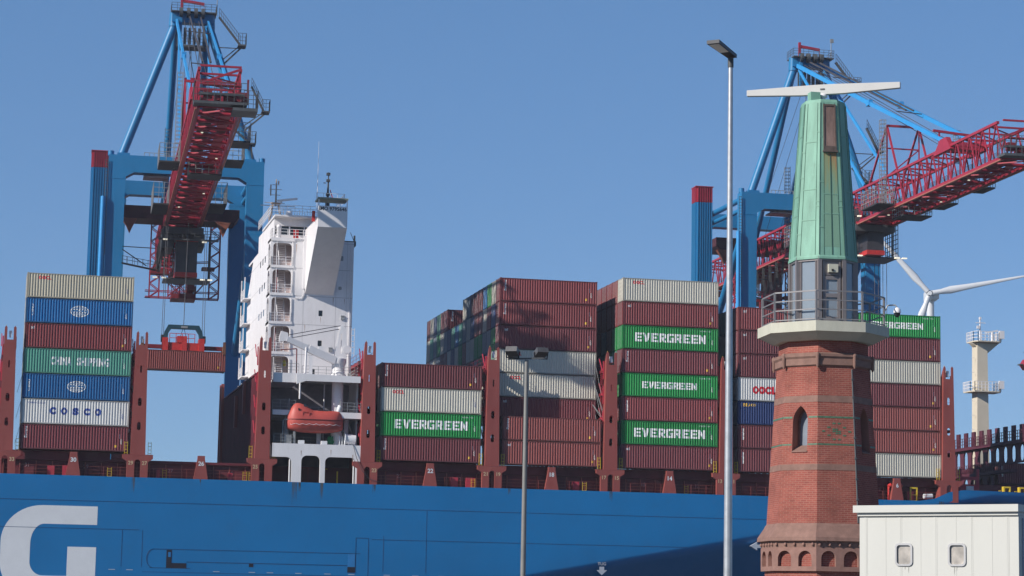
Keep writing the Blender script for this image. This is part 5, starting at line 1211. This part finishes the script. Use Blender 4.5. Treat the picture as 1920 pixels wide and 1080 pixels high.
for k in range(-3, 5):
    b = MB(); o_, rt, nn = facet(k, 1.27)
    def f(u, d, z, o_=o_, rt=rt, nn=nn): return o_+rt*u-nn*d+Vector((0, 0, z))
    if k == 0:
        b.prism([[(-.34, 13.6), (.36, 13.6), (.36, 15.35), (-.34, 15.35)], [(-.22, 14.65), (.24, 14.65), (.24, 15.2), (-.22, 15.2)], [(-.22, 13.72), (.24, 13.72), (.24, 14.5), (-.22, 14.5)]], -.02, .04, tf=f); b.prism([[(-.34, 15.38), (.36, 15.38), (.36, 15.98), (-.34, 15.98)]], 0, .04, tf=f); b.build('door', M_alu, tower)
        b = MB(); b.prism([[(-.22, 13.72), (.24, 13.72), (.24, 15.2), (-.22, 15.2)]], .03, .036, tf=f); b.build('pane', M_glass, lan)
        b = MB(); b.prism([[(-.16, 15.48), (.22, 15.48), (.22, 15.80), (-.16, 15.80)]], -.18, -.021, tf=f); b.build('lamp_box', M_conc2, tower)
        b = MB(); b.prism([[(-.05, 15.52), (.03, 15.52), (.03, 15.60), (-.05, 15.60)]], -.22, -.181, tf=f); b.build('sensor', M_black, lan)
    else:
        b.prism([[(-.40, 13.6), (.40, 13.6), (.40, 15.95), (-.40, 15.95)]], .0, .006, tf=f); b.build('pane', M_glass, lan)
        b = MB()
        for i in range(9):
            if (i*5+k) % 4 == 0: continue
            u = -.38+.085*i; b.prism([[(u, 13.65), (u+.07, 13.65), (u+.07, 15.9), (u, 15.9)]], .10+.02*(i % 2), .11+.02*(i % 2), tf=f)
        b.build('curtain', mat('curtain_grey', (.33, .36, .38), .8, var=.15, scale=3), lan)
# copper top
CT0, CT1, ZC0, ZC1 = 1.37, .905, 16.08, 22.45
octa([(1.30, 16.02), (1.40, 16.02), (1.40, 16.10), (CT0, 16.16), (CT1, ZC1), (.86, 22.56), (.2, 22.62)], 'copper_roof', M_pat)
b = MB()
for k in range(-3, 5):
    f = ftf(k, CT0, 16.16, CT1, ZC1); 
    def hw(z): return (CT0+(CT1-CT0)*(z-16.16)/(ZC1-16.16))*.3827
    for t in (-.32, .33):
        za = 19.95 if (k == 0 and 0) else 16.18
        b.bar(f(t*2*hw(16.18)*.98, 0, 16.18), f(t*2*hw(22.4)*.98, 0, 22.4), .020, .022)
    b.bar(f(-hw(16.18), 0, 16.18), f(-hw(22.4), 0, 22.4), .028, .03)
b.build('standing_seam', M_patdk, tower)
b = MB()
for k in range(-3, 5):
    f = ftf(k, CT0, 16.16, CT1, ZC1)
    for j, (ta, tb) in enumerate(((-.5, -.32), (-.32, .33), (.33, .5))):
        for z in (17.3+.55*j-.25*(k % 2), 19.15-.5*j+.2*(k % 2), 21.0+.4*j-.3*(k % 3)):
            if z > 22.3 or (k == 0 and j == 1 and z > 19.8): continue
            w = 2*(CT0+(CT1-CT0)*(z-16.16)/(ZC1-16.16))*.3827; b.bar(f(ta*w, 0, z), f(tb*w, 0, z), .03, .035)
b.build('lap_seam', mat('copper_lap', (.19, .36, .27), .6), tower)
f = ftf(0, CT0, 16.16, CT1, ZC1)
b = MB(); b.prism([[(-.27, 20.45), (.27, 20.45), (.25, 22.35), (-.25, 22.35)], [(-.22, 20.62), (.22, 20.62), (.20, 22.27), (-.20, 22.27)]], -.05, .02, tf=f); b.prism([[(-.3, 20.36), (.3, 20.36), (.3, 20.44), (-.3, 20.44)]], -.12, .02, tf=f); lv = b.build('hatch_frame', mat('hatch_brown', (.10, .075, .065), .7, var=.3, scale=4), tower)
b = MB(); b.prism([[(-.22, 20.62), (.22, 20.62), (.20, 22.27), (-.20, 22.27)]], -.022, .01, tf=f); b.build('rusted_hatch', mat('rusted_plate', (.20, .135, .115), .7, var=.45, scale=4, streak=1, dirtamt=1.0, dirt=(.12, .05, .025)), lv)
def stain_mat():
    m = bpy.data.materials.new('rust_stained_copper'); m.use_nodes = True; nt = m.node_tree; N = nt.nodes; L = nt.links; b_ = N['Principled BSDF']; b_.inputs['Roughness'].default_value = .7
    tc = N.new('ShaderNodeTexCoord'); mp = N.new('ShaderNodeMapping'); mp.inputs['Scale'].default_value = (5, 5, .5); L.new(tc.outputs['Object'], mp.inputs[0])
    nz = N.new('ShaderNodeTexNoise'); nz.inputs['Scale'].default_value = 1.5; nz.inputs['Detail'].default_value = 5; L.new(mp.outputs[0], nz.inputs['Vector'])
    sx = N.new('ShaderNodeSeparateXYZ'); L.new(tc.outputs['Object'], sx.inputs[0])
    mr = N.new('ShaderNodeMapRange'); mr.inputs[1].default_value = 18.2; mr.inputs[2].default_value = 20.3; mr.inputs[3].default_value = -.42; mr.inputs[4].default_value = .26; L.new(sx.outputs['Z'], mr.inputs[0])
    ad = N.new('ShaderNodeMath'); ad.operation = 'ADD'; L.new(nz.outputs['Fac'], ad.inputs[0]); L.new(mr.outputs[0], ad.inputs[1])
    cr_ = N.new('ShaderNodeValToRGB'); cr_.color_ramp.elements[0].position = .30; cr_.color_ramp.elements[0].color = (.165, .31, .22, 1); cr_.color_ramp.elements[1].position = .85; cr_.color_ramp.elements[1].color = (.36, .14, .05, 1)
    e = cr_.color_ramp.elements.new(.58); e.color = (.24, .26, .13, 1); L.new(ad.outputs[0], cr_.inputs[0]); L.new(cr_.outputs[0], b_.inputs['Base Color']); return m
b = MB(); b.prism([[(-.33, 16.5), (.36, 16.5), (.28, 20.34), (-.27, 20.34)]], -.004, .01, tf=f); b.build('stained_panel', stain_mat(), lv)
b = MB(); b.bar(f(0, -.01, 16.2), f(0, -.01, 20.3), .03); b.build('seam', M_patdk, lv)
b = MB(); b.box(-.62, -.22, -.3, .1, 22.55, 22.95); b.build('copper_box', M_pat, tower)
b = MB(); b.lathe([(.22, 22.6), (.22, 22.68), (.11, 22.72), (.11, 22.78), (.18, 22.82), (.18, 22.9), (.12, 22.95)], (0, 0, 0), 14); b.build('scanner_pedestal', M_white, tower)
# the scanner bar
Lp = _f*94.9 + _r*((1398-960)/FOC*94.9) + _u*((540-176)/FOC*94.9); Rp = _f*92.85 + _r*((1690-960)/FOC*92.85) + _u*((540-158)/FOC*92.85)
yaw = atan2(Rp.y-Lp.y, Rp.x-Lp.x); HL = 3.14
sc_ = empty('radar_scanner', (0, 0, 23.12), yaw); sc_.parent = tower
b = MB(); b.prism([[(-HL, -.10), (-HL, .14), (-.4, .21), (.4, .21), (HL, .14), (HL, -.10), (.9, -.20), (-.9, -.20)]], -.10, .12)
bar = b.build('scanner_bar', mat('radome_white', (.52, .52, .50), .35, var=.04, scale=1, dirtamt=.12, dirt=(.4, .4, .38)), None)
bar.parent = tower; bar.location = sc_.location; bar.rotation_euler = (0, 0, yaw); bpy.data.objects.remove(sc_)
bv = bar.modifiers.new('bevel', 'BEVEL'); bv.width = .03; bv.segments = 2
b = MB(); b.box(-.09, .09, -.12, -.101, -.02, .04); b.build('maker_plate', M_dkgrey, bar)
# pipe down the right corner, camera on the gallery
b = MB(); pts = [Vector(((RB0+(RB1-RB0)*(z-ZB0)/(ZB1-ZB0)+.0)*cos(VA[1]-.03), (RB0+(RB1-RB0)*(z-ZB0)/(ZB1-ZB0)+.0)*sin(VA[1]-.03), z)) for z in (5.6, 7.5, 9.5, 11.6)]; b.path(pts, .035, 6)
for z in (6.5, 7.3, 8.1, 8.9, 9.7, 10.5, 11.2):
    r_ = RB0+(RB1-RB0)*(z-ZB0)/(ZB1-ZB0)+.01; b.box(r_*cos(VA[1]-.03)-.05, r_*cos(VA[1]-.03)+.05, r_*sin(VA[1]-.03)-.05, r_*sin(VA[1]-.03)+.05, z-.03, z+.03)
b.build('lightning_cable', M_dkgrey, tower)
cc = Vector((1.0, -.376, 0)).normalized()
cam_ = empty('security_camera', (TX+cc.x*2.45, TY+cc.y*2.45, 14.1)); tag(cam_, 'white dome security camera on an arm at the gallery railing', 'camera')
b = MB(); b.path([Vector((0, 0, 0)), Vector((.1, -.03, .22)), Vector((.38, -.13, .24)), Vector((.45, -.16, .12))], .03, 6); b.build('arm', M_galv, cam_)
b = MB(); b.lathe([(.03, .14), (.13, .08), (.15, -.06), (.145, -.08)], (.45, -.16, 0), 14); b.build('housing', M_white, cam_)
b = MB(); b.lathe([(.13, -.08), (.12, -.17), (.07, -.24), (.01, -.26)], (.45, -.16, 0), 14); b.build('dome', M_glassdk, cam_)

# ------------------------------------------------------------------ street lamp
pb = at(1367.5, 1080, 56.0); pt = at(1370, 118, 56.0)
sl_ = empty('street_lamp', (pt.x, 56.0, 0)); tag(sl_, 'tall galvanised street lamp with a slim dark LED head', 'street lamp')
b = MB(); b.tube((0, 0, 0), (0, 0, pt.z), .118, .058, n=20); b.build('pole', mat('galvanised_pole', (.42, .44, .46), .42, .55, var=.14, scale=4), sl_)
b = MB(); b.tube((0, 0, pt.z-.12), (0, 0, pt.z+.12), .075, n=14); b.build('collar', M_dkgrey, sl_)
toc = Vector((-pt.x, -56.0, 0)).normalized(); lft = Vector((toc.y, -toc.x, 0))
if lft.x > 0: lft = -lft
hd = (toc*.95+lft*.40).normalized(); sd = Vector((-hd.y, hd.x, 0)); up = Vector((0, 0, 1))
def hb(b, l0, l1, w0, w1, z0, z1, base=Vector((0, 0, pt.z+.16))):
    h = hd*1.0+up*.08; vs = []
    for z in (z0, z1):
        for l, w in ((l0, w0), (l1, w1)):
            for s_ in (-1, 1): vs.append(base+h*l+sd*s_*w+up*z)
    b.add(vs, [(0, 1, 3, 2), (4, 6, 7, 5), (0, 4, 5, 1), (2, 3, 7, 6), (0, 2, 6, 4), (1, 5, 7, 3)])
b = MB(); hb(b, -.12, 1.15, .12, .17, 0, .09); b.build('lamp_head', mat('lamp_dark', (.045, .05, .06), .5), sl_)
b = MB(); hb(b, .42, 1.08, .115, .135, -.012, -.001); b.build('led_panel', mat('led_panel', (.75, .72, .66), .3), sl_)

# ------------------------------------------------------------------ twin floodlight mast
fy_ = 87.5; fp = at(987.5, 675, fy_)
fl = empty('floodlight_mast', (fp.x, fy_, 0)); tag(fl, 'thin grey mast with two floodlights on a crossbar in front of the hull', 'floodlight mast')
b = MB(); b.tube((0, 0, 0), (0, 0, fp.z), .115, .075, n=14); b.build('pole', mat('mast_grey', (.20, .20, .19), .6, .2, var=.1, scale=2), fl)
b = MB(); b.bar((-.72, .10, fp.z+.02), (.72, -.10, fp.z+.09), .06); b.build('crossbar', M_dkgrey, fl)
M_fl = mat('floodlight_case', (.09, .09, .095), .5, .2, var=.15, scale=5)
for sx, rz, tilt in ((-1, radians(-28), radians(-22)), (1, radians(8), radians(-25))):
    Mx = Matrix.Translation((sx*.56, 0, fp.z+.30)) @ Matrix.Rotation(rz, 4, 'Z') @ Matrix.Rotation(tilt, 4, 'X')
    Mx = Mx @ Matrix.Scale(.86, 4); b = MB(); b.box(-.26, .26, -.28, .28, -.12, .12, Mx)
    for i in range(7): b.box(-.24+.075*i, -.21+.075*i, -.2, .26, .121, .17, Mx)
    h_ = b.build('floodlight', M_fl, fl)
    b = MB(); b.bar((sx*.56-.24, 0, fp.z+.05), (sx*.56-.27, 0, fp.z+.32), .04); b.bar((sx*.56+.24, 0, fp.z+.05), (sx*.56+.27, 0, fp.z+.32), .04); b.bar((sx*.56-.25, 0, fp.z+.07), (sx*.56+.25, 0, fp.z+.07), .04); b.build('yoke', M_black, h_)

# ------------------------------------------------------------------ white cabin in the foreground
A_ = _f*50+_r*((1611-960)/FOC*50); tb = radians(33)
camr = Vector((_r0.x, _r0.y, 0)).normalized(); camf = Vector((_f.x, _f.y, 0)).normalized()
fd = camr*cos(tb)-camf*sin(tb); bd = camr*sin(tb)+camf*cos(tb)     # along the front, into the depth
hut = empty('site_cabin', (A_.x, A_.y, 0)); tag(hut, 'white panelled cabin with two small rounded windows below the brick tower', 'cabin')
Mh = Matrix(((fd.x, bd.x, 0, 0), (fd.y, bd.y, 0, 0), (0, 0, 1, 0), (0, 0, 0, 1)))
HW_, HD_, ZHR = 3.49, 6.0, 4.15
M_hut = mat('cabin_white', (.50, .505, .47), .5, var=.035, scale=.8, streak=1, dirtamt=.06, dirt=(.5, .5, .45))
def hp(b, name, m, parent=hut): b.v = [tuple(Mh @ Vector(v)) for v in b.v]; return b.build(name, m, parent)
wins = [(1.00, 3.30), (2.17, 3.30)]
b = MB(); b.prism([[(0, 0), (HW_, 0), (HW_, ZHR), (0, ZHR)]]+[rrect(x-.17, x+.17, z-.21, z+.21, .07) for x, z in wins], 0, .06)
b.box(0, .06, .06, HD_, 0, ZHR); b.box(HW_-.06, HW_, .06, HD_, 0, ZHR); b.box(.06, HW_-.06, HD_-.06, HD_, 0, ZHR); wl = hp(b, 'wall', M_hut)
b = MB(); x = .1
k = 0
while x < HW_-.05:
    w = .02 if k % 3 else .05
    if not any(abs(x-wx) < .20 for wx, _ in wins): b.box(x, x+w, -.004, -.001, 0, ZHR-.06)
    else:
        b.box(x, x+w, -.004, -.001, 0, 3.30-.25); b.box(x, x+w, -.004, -.001, 3.30+.25, ZHR-.06)
    x += (.058, .42, .30)[k % 3]; k += 1
hp(b, 'panel_rib', M_hut)
b = MB(); b.box(-.10, HW_+.04, -.12, HD_+.1, ZHR+.02, ZHR+.17); b.box(-.02, HW_+.01, -.05, HD_, ZHR-.05, ZHR+.019); hp(b, 'roof', M_hut)
for x, z in wins:
    b = MB(); b.prism([rrect(x-.195, x+.195, z-.235, z+.235, .085), rrect(x-.155, x+.155, z-.195, z+.195, .06)], -.03, .03); w_ = hp(b, 'window', mat('window_rubber', (.42, .42, .42), .4, .4))
    b = MB(); b.prism([rrect(x-.158, x+.158, z-.198, z+.198, .06)], .02, .026); hp(b, 'pane', mat('milky_pane', (.40, .37, .33), .12, spec=.7, var=.35, scale=3.5), w_)
b = MB()
for x, z, h in ((1.10, 3.06, .16), (2.11, 3.06, .20), (2.16, 3.06, .10), (1.02, 3.06, .08)): b.add([(x-.008, -.0075, z), (x+.008, -.0075, z), (x, -.0075, z-h)], [(0, 2, 1)])
hp(b, 'drip_mark', mat('drip_grey', (.33, .33, .30), .8))
b = MB(); b.box(HW_+.001, HW_+.02, .2, HD_-.2, .1, ZHR-.1); hp(b, 'end_shade_panel', mat('cabin_end_shade', (.30, .33, .38), .5))  # shade of the end turned from the sun is put into this colour

# ------------------------------------------------------------------ wind turbine
D_ = 1200.0
hubp = _f*D_+_r*((1741-960)/FOC*D_)+_u*((540-552)/FOC*D_)
wt = empty('wind_turbine', (hubp.x, hubp.y, 0)); tag(wt, 'white three bladed wind turbine behind the stack right of the brick tower', 'wind turbine')
M_wt = mat('turbine_white', (.58, .60, .62), .4, var=.03, scale=.1)
hz = hubp.z+CZ; yw = atan2(_f.y, _f.x)-pi/2
b = MB(); b.tube((2.0, 6.0, 0), (2.0, 6.0, hz-1.6), 3.0, 1.9, n=20); tw_ = b.build('mast', M_wt, wt)
b = MB(); b.tube((0.2, -1.5, hz), (0, -4.5, hz), 2.1, 1.0, n=16); b.box(-.6, 5.2, -1.2, 11, hz-2.2, hz+2.1); b.build('nacelle', M_wt, wt)
for ang in (132.0, 11.5, 250.0):
    b = MB(); a = radians(ang); ux = Vector((cos(a), 0, sin(a))); vx = Vector((-sin(a), 0, cos(a)))
    st = [(1.5, 2.8, 2.6), (6, 2.6, 2.2), (11, 3.9, 1.6), (20, 2.9, 1.1), (35, 1.9, .7), (48, 1.1, .4), (54, .2, .15)]
    vs = []
    for l, w, t_ in st:
        p = Vector((0, -3, hz))+ux*l
        for i in range(8): vs.append(p+vx*(w*.5*cos(pi*i/4))+Vector((0, t_*.5*sin(pi*i/4), 0)))
    b.add(vs, [(i*8+j, i*8+(j+1) % 8, (i+1)*8+(j+1) % 8, (i+1)*8+j) for i in range(len(st)-1) for j in range(8)], True); b.build('blade', M_wt, wt)
wt.rotation_euler = (0, 0, -YAW*1.0)
# ------------------------------------------------------------------ tip of another crane's gear at the right edge
q = at(1919, 684, 345)
dg_ = empty('crane_headblock', (q.x+1.2, 345, q.z)); tag(dg_, 'small red crane headblock cut off by the right picture edge', 'headblock')
b = MB(); b.prism([[(-1.5, 0), (-.9, -.8), (3, -.8), (3, .9), (-.9, .9)]], -1, 1); b.build('headblock_body', M_cranered, dg_)
b = MB(); b.bar((-.6, 0, .9), (-.6, 0, 2.6), .1); b.bar((-1.2, 0, 2.0), (.2, 0, 2.0), .1); b.box(-2.0, -1.5, -.5, .5, -.1, .1)
for x in (.8, 2.0): b.tube((x, 0, .9), (x, 0, 24), .05, n=4)
b.build('hoist_rope', M_dkgrey, dg_)

# ------------------------------------------------------------------ the air over the harbour
b = MB(); b.box(-1990, 1990, -1500, 1990, -5.2, 215)
mz = bpy.data.materials.new('haze_air'); mz.use_nodes = True; mz.node_tree.nodes.clear()
vz = mz.node_tree.nodes.new('ShaderNodeVolumePrincipled'); vz.inputs['Density'].default_value = 0.00011; vz.inputs['Color'].default_value = (.8, .88, 1, 1)
oz_ = mz.node_tree.nodes.new('ShaderNodeOutputMaterial'); mz.node_tree.links.new(vz.outputs[0], oz_.inputs['Volume'])
b.build('haze', mz, kind='stuff')
